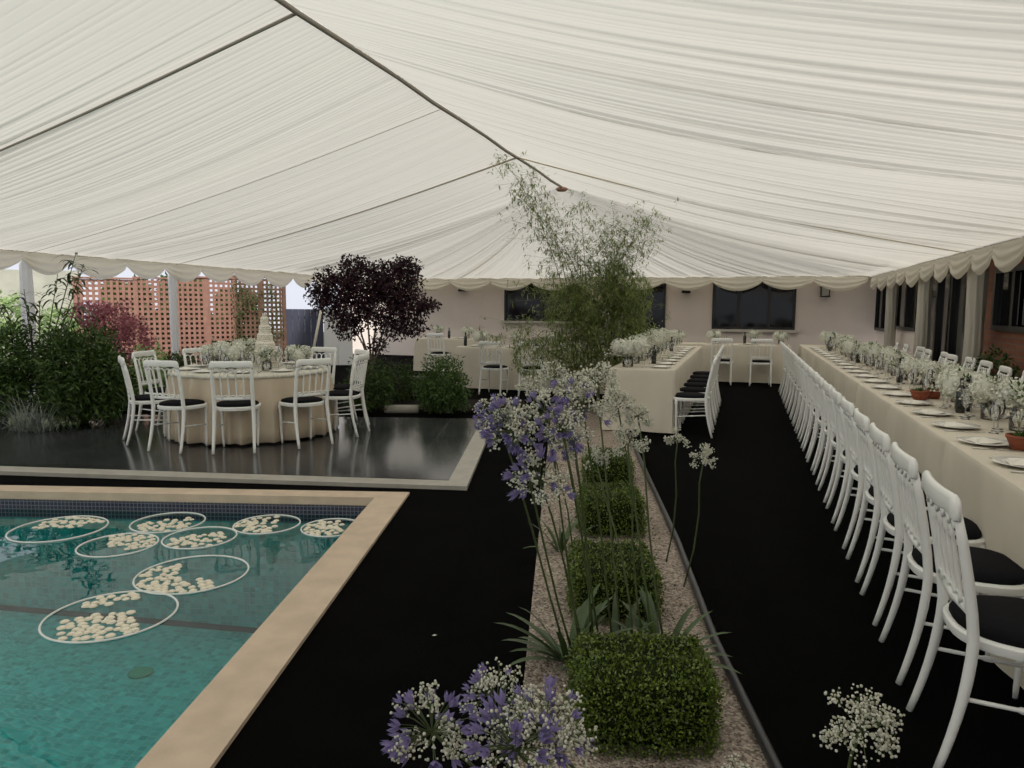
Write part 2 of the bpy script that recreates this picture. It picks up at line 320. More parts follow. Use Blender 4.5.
# walls
def wallbox(name, x0,x1,y0,y1,z0,z1, m): 
    b = MB(); b.box(((x0+x1)/2,(y0+y1)/2,(z0+z1)/2),(x1-x0,y1-y0,z1-z0)); return struct(b.build(name, m, smooth=False))
wallbox('wall_back', -12.7, WX+.3, WY, WY+.25, 0, 3.3, M['wall'])
wallbox('wall_right', WX, WX+.3, 12.75, WY, 0, 3.1, M['wall'])
wallbox('wall_right_brick', WX, WX+.3, -6, 12.75, 0, 3.1, M['brick'])
def window(nm, axis, a0, a1, z0, z1, mull, at, sill=True, kind='window', depth=.06, drapes=False):
    t = empty(nm, (0,0,0)); struct(t); s = -1
    def bx_(c0,c1,zz0,zz1,o0,o1,mb):
        if axis == 'x': mb.box(((c0+c1)/2, at-(o0+o1)/2, (zz0+zz1)/2), (c1-c0, abs(o1-o0), zz1-zz0))
        else: mb.box((at-(o0+o1)/2, (c0+c1)/2, (zz0+zz1)/2), (abs(o1-o0), c1-c0, zz1-zz0))
    f = MB(); fw = .07
    bx_(a0,a1,z1-fw,z1,0,depth,f); bx_(a0,a1,z0,z0+fw,0,depth,f); bx_(a0,a0+fw,z0+fw,z1-fw,0,depth,f); bx_(a1-fw,a1,z0+fw,z1-fw,0,depth,f)
    for mm in mull: bx_(mm-fw*.7,mm+fw*.7,z0+fw,z1-fw,0,depth+.01,f)
    f.build('window_frame', M['frame'], t, smooth=False)
    ed = [a0]+list(mull)+[a1]
    for i in range(len(ed)-1):
        p = MB(); bx_(ed[i]+fw*.7, ed[i+1]-fw*.7, z0+fw, z1-fw, .004, .012, p); p.build('pane', M['pane'], t, smooth=False)
        if drapes:
            d = MB(); c = (ed[i]+ed[i+1])/2
            def fn(uu, vv, c=c): 
                yy = c-.02+(uu-.5)*.25; return (at-.016-.006*sin(uu*22), yy, z0+fw+.02+vv*(z1-z0-2*fw-.04)) if axis=='y' else (yy, at-.016-.006*sin(uu*22), z0+fw+vv*(z1-z0-2*fw))
            d.grid(fn, 20, 2); d.build('drape', M['curtain'], t)
    if sill:
        q = MB(); bx_(a0-.08,a1+.08,z0-.07,z0,0,.14,q); q.build('window_sill', M['sill'], t, smooth=False)
    return t
window('window_1', 'x', -.87, 1.30, .99, 2.30, (-.17,.62), WY)
window('window_2', 'x', -6.97, -4.6, 1.15, 2.30, (-5.8,), WY)
window('window_3', 'y', 19.1, 20.95, 1.02, 2.30, (20.0,), WX, sill=False)
window('window_4', 'y', 16.25, 18.3, 1.12, 2.30, (17.2,), WX, sill=False)
window('window_5', 'y', 9.3, 11.55, 1.28, 2.12, (10.75,10.05), WX, sill=False, drapes=True)
window('door_1', 'x', -3.35, -2.15, 0, 2.25, (-2.75,), WY, sill=False)
window('door_2', 'y', 12.75, 15.5, 0, 2.25, (13.65,14.6), WX, sill=False)
wallbox('trim_1', WX-.05, WX, 15.5, 15.72, 0, 2.35, M['terra']).data.materials[0] = mat('brown_door_surround', (.05,.03,.02), .6)

# ---- roof lining
def pleat_fn(seed, length, res=.006):
    """height of the gathered cloth along its hem: random narrow creases over soft billows"""
    r = random.Random(seed); n = int(length/res)+2; h = [0.0]*n; d = 0.0
    while d < length:
        dens = .5+.5*sin(d*1.9+seed)*sin(d*.63+1); d += r.uniform(.022,.075)+.09*dens*r.random()
        w = r.uniform(.012,.034); dp = r.uniform(.005,.019)*(1 if r.random() > .12 else 1.9); i0 = int((d-w)/res); i1 = int((d+w)/res)
        for i in range(max(0,i0), min(n-1,i1)+1):
            q = 1-abs(i*res-d)/w
            if q > 0: h[i] += dp*q**1.3
    W = [(r.uniform(1.6,14), r.uniform(0,6.3)) for _ in range(9)]
    for i in range(n):
        t = i*res; h[i] += sum(.032/k*(1-abs(sin(t*k+p+.8*sin(t*1.7+p)))) for k, p in W)
    def f(t):
        t = max(0, min(length, t))/res; i = min(int(t), n-2); q = t-i; return h[i]*(1-q)+h[i+1]*q
    return f
pf = [pleat_fn(3, YAP-YN), pleat_fn(4, YAP-YN), pleat_fn(5, 2*(YB-YAP)+XR-XL)]
def sag(s): return sin(pi*s)
cl = MB()
def side(sign, y0, y1, res=.0085):
    X1 = XR if sign > 0 else XL; f = pf[0] if sign > 0 else pf[1]
    nu = int((y1-y0)/res); nv = 22
    def fn(a, s):
        y = y0+a*(y1-y0); tb = ((y-Y3)/BAY) % 1.0; tri = sin(pi*tb)**.7
        x = XC+(X1-XC)*s; z = ZR+(ZE-ZR)*s
        amp = min(1, .35+s*1.1)*(1 if s < .96 else .5)
        yy = y + .05*sin(s*2.5+y*1.7)*s
        fade = min(1, (YAP-y)/.12); z -= sag(s)*(.10+.13*tri) + (f(yy-YN)-.03)*amp*fade*(1+.25*sin(5*s+y))
        return (x, y, z)
    cl.grid(fn, nu, nv)
for sg in (1, -1): side(sg, -1.0, YAP); side(sg, YN, -1.0, .03)
# the hip end: pleats fan out from the end of the ridge
per = [(XL,YAP),(XL,YB),(XR,YB),(XR,YAP)]
LN = [YB-YAP, XR-XL, YB-YAP]; TOT = sum(LN)
def perim(d):
    for i in range(3):
        if d <= LN[i] or i == 2:
            t = min(1, d/LN[i]); a, c = per[i], per[i+1]; return (a[0]+(c[0]-a[0])*t, a[1]+(c[1]-a[1])*t)
        d -= LN[i]
def hip(a, s):
    d = a*TOT; x, y = perim(d); s2 = max(s, .004)
    X = XC+(x-XC)*s2; Y = YAP+(y-YAP)*s2; z = ZR+(ZE-ZR)*s2
    c1 = min(abs(d), abs(d-LN[0]), abs(d-LN[0]-LN[1]), abs(TOT-d)); tri = sin(pi/2*min(1, c1/2.4))
    z -= sag(s2)*(.10+.13*tri) + (pf[2](d)-.03)*s2*(1 if s2 < .96 else .5)*min(1, d/.12, (TOT-d)/.12)*2.3
    return (X, Y, z)
cl.grid(hip, 1500, 26)
struct(cl.build('ceiling', M['lining']), 'pleated ivory roof lining')
# sheets added between eave and building to soften daylight on the walls
wallbox('trim_90', XL, XR+.42, YB-.02, WY+.1, 2.42, 2.47, M['lining']); wallbox('trim_91', XR, WX+.1, -6, YB-.02, 2.42, 2.47, M['lining']);
# front gable closing the marquee behind the camera, and its translucent side
tn = [0]
def trim(path, r, m='seam', flat=1.0, n=6, label=None):
    tn[0] += 1; b = MB(); b.tube(path, r, n, flat=flat); return struct(b.build('trim_%d' % (tn[0]+1), M[m]), label)
trim([(XC, YN+(YAP-YN)*i/30, ZR-.02+.012*sin(i*2.1)) for i in range(31)], .024, label='ridge seam of the roof lining')
for k, X1, r0, r1, mm in ((-2,XL,.015,.004,'seam'),(-1,XL,.004,.003,'seam2'),(0,XL,.016,.005,'seam2'),(0,XR,.010,.007,'seam3'),(-4,XL,.015,.006,'seam')):  # thinnest left line stands in for a shadow on the lining
    pts = [(XC+(X1-XC)*i/12, Y3+k*BAY, ZR+(ZE-ZR)*i/12-sag(i/12)*.10-.02) for i in range(13)]
    trim(pts, [r0+(r1-r0)*i/12 for i in range(13)], mm, label='seam or shadow line between two bays of lining')
for X1 in (XL, XR):
    trim([(XL if X1==XL else XR, YN+(YB-YN)*i/20, ZE-.0) for i in range(21)], .018, label='eave rope')
trim([(XL, YB, ZE), (XR, YB, ZE)], .018, label='eave rope')
b = MB(); b.lathe([(.001,.03),(.10,.0),(.13,-.03),(.08,-.07),(.001,-.075)], (XC, YAP, ZR-.03), 20)
struct(b.build('trim_99', mat('tan_gathering_rosette', (.36,.22,.15), .8)), 'tan rosette where the roof pleats meet')
# ---- swag valances
def valance(name, p0, p1, n, drop, out, label, seed, jit=.0):
    p0, p1 = V(p0), V(p1); L = (p1-p0).length; d = (p1-p0).normalized(); o = V(out); r = random.Random(seed)
    ed = [0]+[(i+r.uniform(-jit,jit))/n for i in range(1,n)]+[1]; b = MB()
    for i in range(n):
        a0, a1 = ed[i], ed[i+1]; dr = drop*r.uniform(.92,1.1)
        def fn(a, t, a0=a0, a1=a1, dr=dr):
            s = sin(pi*a)**.75 if 0 < a < 1 else 0
            h = (.34+.66*s)*dr*t
            fold = .022*sin(t*pi*5.5)*(.25+.75*s)*(t**.5) + .014*sin(a*pi*9)*(1-s)
            bul = .07*s*sin(pi*min(1,t*.75)) + .02
            return p0+d*L*(a0+(a1-a0)*a)+o*(bul+fold)+V((0,0,-h))
        b.grid(fn, 22, 16)
    return tag(b.build(name, M['swag']), label, 'valance', 'swagged valances round the marquee')
valance('swag_valance', (XR,YN,ZE), (XR,YB-.1,ZE), int((YB-YN)/1.0), .36, (-1,0,0), 'ivory swagged valance along the eave above the wrapped poles', 5, .12)
valance('swag_valance', (XL+.1,YB,ZE), (XR-.1,YB,ZE), 11, .33, (0,-1,0), 'ivory swagged valance along the far end before the pink wall', 6)
valance('swag_valance', (XL,YN,ZE), (XL,YB-.1,ZE), int((YB-YN)/1.0), .34, (1,0,0), 'ivory swagged valance along the garden side above the lattice', 7, .1)
# ---- draped poles
def pole_obj(x, y, r, label, seed):
    b = MB(); rr = random.Random(seed); ph = [rr.uniform(0,6) for _ in range(4)]
    prof = [(r*(1+.05*sin(z*3+ph[0])), z) for z in [i*.12 for i in range(20)]+[2.33]]
    b.lathe(prof, (x,y,0), 48, wob=lambda w,z: .06*sin(w*9+ph[1]+sin(z*4))+.04*sin(w*17+ph[2]+z*2))
    return tag(b.build('draped_pole', M['pole']), label, 'pole', 'fabric wrapped marquee poles')
pole_obj(3.04, Y3, .115, 'fabric wrapped pole beside the brick wall, widest of the eave poles', 1)
pole_obj(3.04, Y3+BAY, .115, 'fabric wrapped pole in front of the dark glass doors', 2)
pole_obj(3.04, Y3+2*BAY, .11, 'fabric wrapped pole between the two farthest side windows', 3)
pole_obj(3.04, Y3-BAY, .11, 'fabric wrapped pole beyond the near end of the long table', 9)
b1 = pole_obj(XL-.08, Y3, .075, 'slim white wrapped pole in front of the cedar lattice', 4)
b2 = pole_obj(XL-.08, Y3-BAY, .085, 'slim white wrapped pole among the tall narrow leaves', 5)
for q in (b1, b2): q.data.materials[0] = mat('backlit_pole_sleeve', (.92,.92,.92), .8, .2, trans=.35)  # daylight behind these poles is put into the paler sleeve colour
# ------------------------------------------------------------------ chairs
def sup(a, w, d, e=2.6):
    c, s = cos(a), sin(a); return (math.copysign(abs(c)**(2/e), c)*w, math.copysign(abs(s)**(2/e), s)*d)
def make_chair():
    t = empty('dining_chair'); W = M['white_paint']; HS = .47
    yb, wt = -.175, .19                                     # back posts stand at x = +-wt
    f = MB(); n = 28; vs = []; rings = [(1.0,HS-.035),(1.02,HS-.02),(1.02,HS-.005),(.985,HS+.003),(.86,HS+.003),(.84,HS-.035)]
    def sp(a, k): x, y = sup(a, .225*k, .215*k); return (x*(1+.10*y/.2), y+.01)
    for k, z in rings: vs += [(*sp(2*pi*i/n, k), z) for i in range(n)]
    f.add(vs, [(r*n+i, r*n+(i+1)%n, ((r+1)%6)*n+(i+1)%n, ((r+1)%6)*n+i) for r in range(6) for i in range(n)])
    autosm(f.build('seat_frame', W, t))
    p = MB(); vs = []; rg = [(.93,HS-.01),(.94,HS+.012),(.90,HS+.026),(.75,HS+.036),(.4,HS+.043)]
    for k, z in rg: vs += [(*sp(2*pi*i/n, k), z) for i in range(n)]
    p.add(vs, [(r*n+i, r*n+(i+1)%n, (r+1)*n+(i+1)%n, (r+1)*n+i) for r in range(4) for i in range(n)]+[tuple(range(4*n,5*n)), tuple(range(n-1,-1,-1))])
    p.build('seat_pad', M['pad'], t)
    zt = .935
    def bk(z): return yb-.082*max(0,(z-HS)/(zt-HS))**1.3        # rake of the back
    for s in (-1, 1):                                       # sabre back legs running up into the back posts
        b = MB(); path = []; 
        for i in range(8): q = i/7; z = HS*q; path.append((s*(wt+.012*(1-q)), yb-.085*(1-q)**1.7, z))
        for z in (.56,.68,.80,.895): path.append((s*(wt+.006*(z-HS)), bk(z), z))
        b.tube(path, [.0125,.0135,.0145,.0155,.0165,.018,.0180,.0185,.018,.0175,.0165,.013], 10, flat=1.15); b.build('leg', W, t)
        b = MB(); b.tube([(s*.175, .165, 0),(s*.176,.166,.04),(s*.18,.168,.12),(s*.182,.17,.30),(s*.184,.172,.38),(s*.184,.172,.395),(s*.184,.172,.45)], [.0095,.0115,.0125,.016,.0175,.021,.019], 10); b.build('leg', W, t)
    b = MB(); vs = []; m = 30                               # flat yoke rail with rounded shoulders
    for i in range(m+1):
        a = i/m*2-1; x = a*(wt+.022); rd = max(0, (abs(a)-.86)/.14); top = zt+.020-.030*rd**2.4; bot = .888+.003*cos(a*pi*3)-.014*max(0,(abs(a)-.80)/.20)
        yy = bk(.91)-.020*(1-a*a)-.002; th = (.0135+.0040*a**8)*(1-.3*rd**4)
        vs += [(x,yy-th*.8,bot),(x,yy-th,bot+.006),(x,yy-th*1.05,top-.016),(x,yy-th*.6,top-.003),(x,yy,top),(x,yy+th*.6,top-.003),(x,yy+th,top-.016),(x,yy+th,bot+.006),(x,yy+th*.8,bot)]
    b.add(vs, [(i*9+k, i*9+(k+1)%9, (i+1)*9+(k+1)%9, (i+1)*9+k) for i in range(m) for k in range(9)]+[tuple(range(8,-1,-1)), tuple(m*9+k for k in range(9))])
    b.build('top_rail', W, t)
    nb = 4; xs = [-.19+.38*(i+1)/(nb+1) for i in range(nb)]; al = [-wt+.012]+xs+[wt-.012]
    b = MB()                                                # lower rail with a row of little arches
    b.tube([(-wt,bk(.565),.563),(0,bk(.565)-.012,.560),(wt,bk(.565),.563)], .013, 8, flat=1.3)
    for i in range(nb+1):
        x0, x1 = al[i], al[i+1]; b.tube([(x0+(x1-x0)*k/6, bk(.58)-.01, .572+.024*sin(pi*k/6)) for k in range(7)], .0065, 6)
    b.build('lower_rail', W, t)
    b = MB()
    for i in range(nb+1):
        x0, x1 = al[i], al[i+1]; b.tube([(x0+(x1-x0)*k/6, bk(.85)-.012, .842+.026*sin(pi*k/6)) for k in range(7)], .007, 6)
    b.build('arch_trim', W, t)
    for x in xs:
        b = MB(); z0, z1 = .565, .85; rr = [(0,.009),(.06,.0075),(.10,.0115),(.13,.0065),(.30,.0085),(.5,.0095),(.68,.0075),(.80,.0065),(.84,.0120),(.88,.007),(1,.009)]
        b.tube([(x*(1-.05*(1-q)), bk(z0+(z1-z0)*q)-.010, z0+(z1-z0)*q) for q, _ in rr], [r for _, r in rr], 7); b.build('spindle', W, t)
    for s in (-1, 1):
        b = MB(); P = [V((s*.190,yb-.022,.27)), V((s*.181,.168,.24))]
        qs = [(0,.0075),(.44,.0075),(.47,.0115),(.53,.0115),(.56,.0075),(1,.0075)]
        b.tube([P[0].lerp(P[1], q) for q,_ in qs], [r for _,r in qs], 7); b.build('stretcher', W, t)
    return t
CH = Proto(make_chair)
RX = -pi/2                                                  # faces +X
for i in range(20):
    CH.put('white spindle-back chair, %s from the camera in the aisle row of the long right table' % ORD[i], 'chair', (.667+.262, 2.81+.6*i+rnd.uniform(-.012,.012), 0), RX+rnd.uniform(-.02,.02), 'chairs along the aisle side of the long right table')
ys = [5.6, 6.3, 7.0, 7.7, 8.35, 8.95, 9.85, 10.5, 11.05, 11.7, 12.4, 13.2, 14.0, 14.8]
for i, y in enumerate(ys):
    CH.put('white spindle-back chair, %s from the camera on the wall side of the long right table' % ORD[i], 'chair', (2.45+rnd.uniform(-.03,.05), y, 0), pi/2+rnd.uniform(-.12,.12), 'chairs along the wall side of the long right table')
for i, y in enumerate([9.10, 9.75, 10.4, 11.0, 11.65, 12.3]):
    CH.put('white chair, %s from the camera on the aisle side of the middle table' % ORD[i], 'chair', (-.32-.262, y, 0), pi/2+rnd.uniform(-.02,.02), 'chairs along the aisle side of the middle table')
for i, x in enumerate([-.42, .35]):
    CH.put(['white chair before the far cross table, the one nearer the aisle chairs on the left', 'white chair standing alone with its back to the camera at the far cross table'][i], 'chair', (x, 15.55, 0), 0, 'chairs at the far cross table')
for x, y, l in [(-4.25,12.25,'white chair at the table behind the green shrub, its left-hand chair'), (-3.52,12.25,'white chair at the table behind the green shrub, beside the bamboo'), (-2.78,12.3,'white chair at the far table, mostly hidden by the bamboo')]:
    CH.put(l, 'chair', (x, y, 0), rnd.uniform(-.05,.05), 'chairs at the table behind the shrubs')
CH.put('white chair at the farthest left table above the round green shrub', 'chair', (-6.72, 15.45, 0), 0, None)
# round table
RC = V((-5.62, 7.28, 0)); ZT = .036
lb = ['white chair nearest the pool, back to the camera in the middle of the round table','white chair just right of the middle chair, before the round table','white chair at the right-hand edge of the round table, seen from its side','white chair behind the side-on chair right of the round table','white chair just right of the tiered cake, behind the round table','white chair hidden behind the tiered cake','white chair left behind the round table, before the lattice','white chair behind the leftmost chair of the round table, against green leaves','leftmost white chair of the round table, next to the dark bush','white chair just left of the middle chair, before the round table']
tocam = math.atan2(-RC.y, -RC.x)
for i in range(10):
    a = tocam + math.radians(-8+36*i+(4 if i >= 8 else 0)); r = 1.12 if i != 8 else 1.12
    pos = RC+V((cos(a)*r, sin(a)*r, ZT)); CH.put(lb[i], 'chair', pos, a+pi/2+math.radians(rnd.uniform(-5,5)), 'chairs round the cake table')
# ------------------------------------------------------------------ tables
def make_table(L, W, H=.785):
    t = empty('banquet_table'); b = MB(); b.box((0,0,H-.0175),(W-.02,L-.02,.03),bev=.005); b.build('tabletop', M['bark2'], t)
    for sx in (-1,1):
        for sy in (-1,1):
            b = MB(); b.tube([(sx*(W/2-.1),sy*(L/2-.12),0),(sx*(W/2-.1),sy*(L/2-.12),H-.035)], .016, 8); b.build('leg', M['steel'], t)
    return t
def cloth_mesh(L, W, H, seed, amp=.012, hem=.02, kx=1.0):
    r = random.Random(seed); ph = [r.uniform(0,6.3) for _ in range(6)]; n = 200; rc = .02
    hx, hy = W/2, L/2; pts = []
    per = 2*(W+L)
    for i in range(n):
        d = per*i/n
        if d < L: p = (hx, -hy+d); nn = (1,0)
        elif d < L+W: p = (hx-(d-L), hy); nn = (0,1)
        elif d < 2*L+W: p = (-hx, hy-(d-L-W)); nn = (-1,0)
        else: p = (-hx+(d-2*L-W), -hy); nn = (0,-1)
        cx, cy = abs(abs(p[0])-hx), abs(abs(p[1])-hy); dc = max(cx, cy); cr = math.exp(-dc/.09)
        q = V((p[0],p[1],0)); dg = V((math.copysign(1,p[0]),math.copysign(1,p[1]),0)).normalized()
        pts.append((q, (V((*nn,0))*(1-cr*.8)+dg*cr*.8), d, cr))
    lv = [(0,0,0),(.004,.25,.0),(.012,.6,0),(.03,.9,.05),(.10,1,.25),(.25,1,.6),(.45,1,.9),(.65,1,1.1),(H-hem,1,1.25)]
    b = MB(); vs = []
    for dz, o, wv in lv:
        for q, nn, d, cr in pts:
            wob = amp*(sin(d*7+ph[0]+sin(d*3+ph[1]))+.7*sin(d*15+ph[2]+2*sin(d*2)))*wv*(1-cr) + .035*cr*wv*sin(d*40+ph[3])*.4
            wob *= 1+2.4*math.exp(-(abs(abs(q.y)-hy) if abs(abs(q.x)-hx)<1e-6 else 9)/.16)
            out = .010*o + abs(amp)*wv*.6 + wob + .025*cr*wv
            vs.append(q+nn*out+V((0,0,H-dz)))
    fs = [(k*n+i, k*n+(i+1)%n, (k+1)*n+(i+1)%n, (k+1)*n+i) for k in range(len(lv)-1) for i in range(n)]
    fs = [tuple(reversed(f)) for f in fs]
    b.add(vs, fs+[tuple(range(n))]); return b
TG = 'cream cloths on the long right table'
def table(x, y, L, W, label, clabel, seed, group=None, cgroup=None, H=.80, rz=0):
    t = make_table(L, W); t.location = (x, y, 0); t.rotation_euler = (0,0,rz); tag(t, label, 'table', group)
    c = autosm(cloth_mesh(L, W, H, seed).build('tablecloth', M['cloth'], loc=(x,y,0), rz=rz), 50); tag(c, clabel, 'tablecloth', cgroup)
segs = [(2.97-1.704, 2.97), (2.97, 4.67)]+[(4.67+1.704*i, 4.67+1.704*(i+1)) for i in range(7)]
RXT = 1.13+.52; RW = 1.02
for i, (a, b_) in enumerate(segs):
    if i == 0: continue
    table(RXT, (a+b_)/2, b_-a-.012, RW, 'trestle table under cream cloth, %s section of the long right table from the camera' % ORD[i-1], 'cream floor-length cloth on the %s section of the long right table' % ORD[i-1], i, 'sections of the long right table', TG)
for i in range(3):
    table(-1.19, 8.98+1.0+2.0*i, 1.985, .80, 'trestle table under cream cloth, %s section of the middle table from the camera' % ORD[i], 'cream floor-length cloth on the %s section of the middle table' % ORD[i], 20+i, 'sections of the middle table', 'cream cloths on the middle table')
for i, x in enumerate((-.0, -1.9)):
    table(x, 16.25, .8, 1.88, ['far cross table under the three-light window','far cross table behind the middle table'][i], ['cream cloth on the far cross table under the three-light window','cream cloth on the far cross table behind the middle table'][i], 30+i)
table(-3.7, 13.15, .8, 3.0, 'table under beige cloth behind the green shrub and bamboo', 'beige cloth on the table behind the green shrub', 41)
table(-6.55, 16.2, .8, 1.9, 'farthest left table under a pale cloth against the pink wall', 'pale cloth on the farthest left table', 42)
# round table and its gathered cloth
t = empty('round_table', RC+V((0,0,ZT))); tag(t, 'round banquet table on the slate terrace set for the cake', 'table')
b = MB(); b.lathe([(.001,.72),(.88,.72),(.89,.735),(.88,.75),(.001,.75)], n=48); b.build('tabletop', M['bark2'], t)
for k in range(4):
    a = pi/4+k*pi/2; b = MB(); b.tube([(.5*cos(a),.5*sin(a),0),(.5*cos(a),.5*sin(a),.72)], .016, 8); b.build('leg', M['steel'], t)
b = MB(); HT = .765
def rw(w, z): return (.045*(1-2*abs(sin(w*12+1.2*sin(w*3)))**.8)+.02*sin(w*37+1+sin(w*5)))*min(1,max(0,(HT-.03-z)/.45))**.8+.012*sin(w*30)*min(1,max(0,(HT-.03-z)/.1))
b.lathe([(.93,.015),(.955,.02),(.95,.15),(.94,.35),(.925,.55),(.91,.70),(.905,HT-.02),(.895,HT-.004),(.88,HT),(.001,HT)], n=360, wob=rw)
tag(b.build('tablecloth', M['cloth2'], loc=RC+V((0,0,ZT))), 'beige gathered floor-length cloth on the round cake table', 'tablecloth')
b = MB(); HT2 = HT+.005
def rw2(w, z): return (.02*sin(w*13+sin(w*3)))*min(1,max(0,(HT2-.03-z)/.1))
b.lathe([(.918,HT2-.045),(.913,HT2-.02),(.902,HT2-.003),(.88,HT2),(.001,HT2)], n=120, wob=rw2)
tag(b.build('table_overlay', M['overlay'], loc=RC+V((0,0,ZT))), 'thin white overlay on top of the beige round tablecloth', 'table overlay')
# ------------------------------------------------------------------ tableware
def one(name, fn, m):
    def f():
        b = MB(); fn(b); return b.build(name, m)
    return Proto(f)
def gl_wine(b): b.lathe([(.034,0),(.034,.003),(.006,.008),(.004,.02),(.004,.085),(.012,.095),(.030,.115),(.036,.145),(.034,.175),(.029,.20)], n=14)
def gl_flute(b): b.lathe([(.031,0),(.031,.003),(.005,.008),(.004,.085),(.012,.10),(.022,.135),(.024,.18),(.020,.235)], n=14)
def glass_obj(name, body, fluid=None):
    def f():
        b = MB(); body(b); return b.build(name, M['glass'])
    return Proto(f)
WG = glass_obj('wine_glass', gl_wine); FL = glass_obj('champagne_flute', gl_flute)
def pl(): 
    b = MB(); b.lathe([(.001,.004),(.08,.004),(.09,.008),(.135,.018),(.134,.021),(.09,.012),(.08,.008),(.001,.008)], n=32); return b.build('dinner_plate', M['china'])
PL = Proto(pl)
def nap():
    b = MB(); b.add([(-.06,-.07,.012),(.06,-.07,.012),(.075,.0,.016),(.0,.10,.014),(-.075,0,.016),(0,-.01,.038),(-.03,-.06,.03),(.03,-.06,.03)],
        [(0,1,7,6),(1,2,5,7),(2,3,5),(3,4,5),(4,0,6,5),(6,7,5),(4,3,2,1,0)]); return b.build('napkin', M['napkin'], smooth=False)
NP = Proto(nap)
def fork():
    t = empty('fork'); b = MB(); b.tube([(0,-.10,.003),(0,-.02,.005),(0,.04,.006)], [.006,.003,.004], 6, flat=.5); b.build('handle', M['steel'], t)
    b = MB(); b.box((0,.052,.006),(.022,.025,.003))
    for x in (-.009,-.003,.003,.009): b.box((x,.085,.006),(.0028,.045,.002))
    b.build('tines', M['steel'], t, smooth=False); return t
FK = Proto(fork)
def knife():
    t = empty('knife'); b = MB(); b.tube([(0,-.11,.005),(0,0,.005)], [.008,.006], 6, flat=.6); b.build('handle', M['steel'], t)
    b = MB(); b.add([(-.008,0,.003),(.008,0,.003),(.009,.09,.003),(-.004,.12,.003),(-.008,0,.006),(.008,0,.005),(.009,.09,.005),(-.004,.12,.006)], [(0,3,2,1),(4,5,6,7),(0,1,5,4),(1,2,6,5),(2,3,7,6),(3,0,4,7)]); b.build('blade', M['steel'], t, smooth=False); return t
KN = Proto(knife)
def bottle_():
    t = empty('wine_bottle'); b = MB(); b.lathe([(.035,0),(.037,.01),(.037,.185),(.030,.215),(.014,.245),(.0135,.30),(.001,.30)], n=18); b.build('body', M['bottle'], t)
    b = MB(); b.lathe([(.0155,.265),(.0155,.303),(.001,.304)], n=12); b.build('capsule', M['trough'], t); return t
BT = Proto(bottle_)
def place(x, y, z, rz, where, grp, full=True):
    Rm = Matrix.Rotation(rz, 3, 'Z'); P = lambda a, b: V((x,y,z))+Rm@V((a,b,0))        # local +Y points into the table
    j = rnd.uniform
    PL.put('white dinner plate at '+where, 'plate', P(0,0), rz, grp+': plates')
    NP.put('ivory napkin at '+where, 'napkin', P(j(-.01,.01),0)+V((0,0,.001)), rz+j(-.4,.4), grp+': napkins')
    FK.put('fork at '+where, 'fork', P(-.175,0), rz, grp+': forks')
    KN.put('knife at '+where, 'knife', P(.175,0), rz, grp+': knives')
    WG.put('stemmed wine glass at '+where, 'wine glass', P(.06+j(-.02,.02),.20+j(-.01,.02)), 0, grp+': wine glasses')
    WG.put('smaller water glass at '+where, 'water glass', P(.155+j(-.01,.02),.165), 0, grp+': water glasses', .85)
    if full: FL.put('champagne flute at '+where, 'champagne flute', P(-.03,.235+j(0,.02)), 0, grp+': flutes')
HTT = .8015
for i in range(21):
    y = 3.3+.6*i if i else 3.3
    if y > 16.2: break
    o_ = ORD[i] if i < 20 else 'last'
    if i < 20:
        place(RXT-.335, 2.82+.6*i+.6, HTT, -pi/2, 'the %s aisle-side place of the long right table' % o_, 'long right table, aisle side', i < 14)
        place(RXT+.335, 2.82+.6*i+.6, HTT, pi/2, 'the %s wall-side place of the long right table' % o_, 'long right table, wall side', i < 14)
for i in range(9):
    place(-1.22+.235, 9.25+.6*i, HTT, pi/2, 'the %s aisle-side place of the middle table' % ORD[i], 'middle table, aisle side', False)
for i in range(3): place(-.55+.65*i, 16.08, HTT, 0, 'the %s place of the far cross table' % ORD[i], 'far cross table', False)
for i in range(4): place(-4.9+.72*i, 12.98, HTT, 0, 'the %s place of the beige table behind the shrub' % ORD[i], 'beige table', False)
for i in range(2): place(-7.1+.7*i, 16.0, HTT, 0, 'the %s place of the farthest left table' % ORD[i], 'farthest left table', False)
for i in range(10):
    a = tocam+math.radians(-8+36*i); p = RC+V((cos(a)*.70, sin(a)*.70, 0))
    place(p.x, p.y, ZT+HT2+.001, a+pi/2, 'the %s place of the round table, counted from the pool' % ORD[i], 'round table', True)
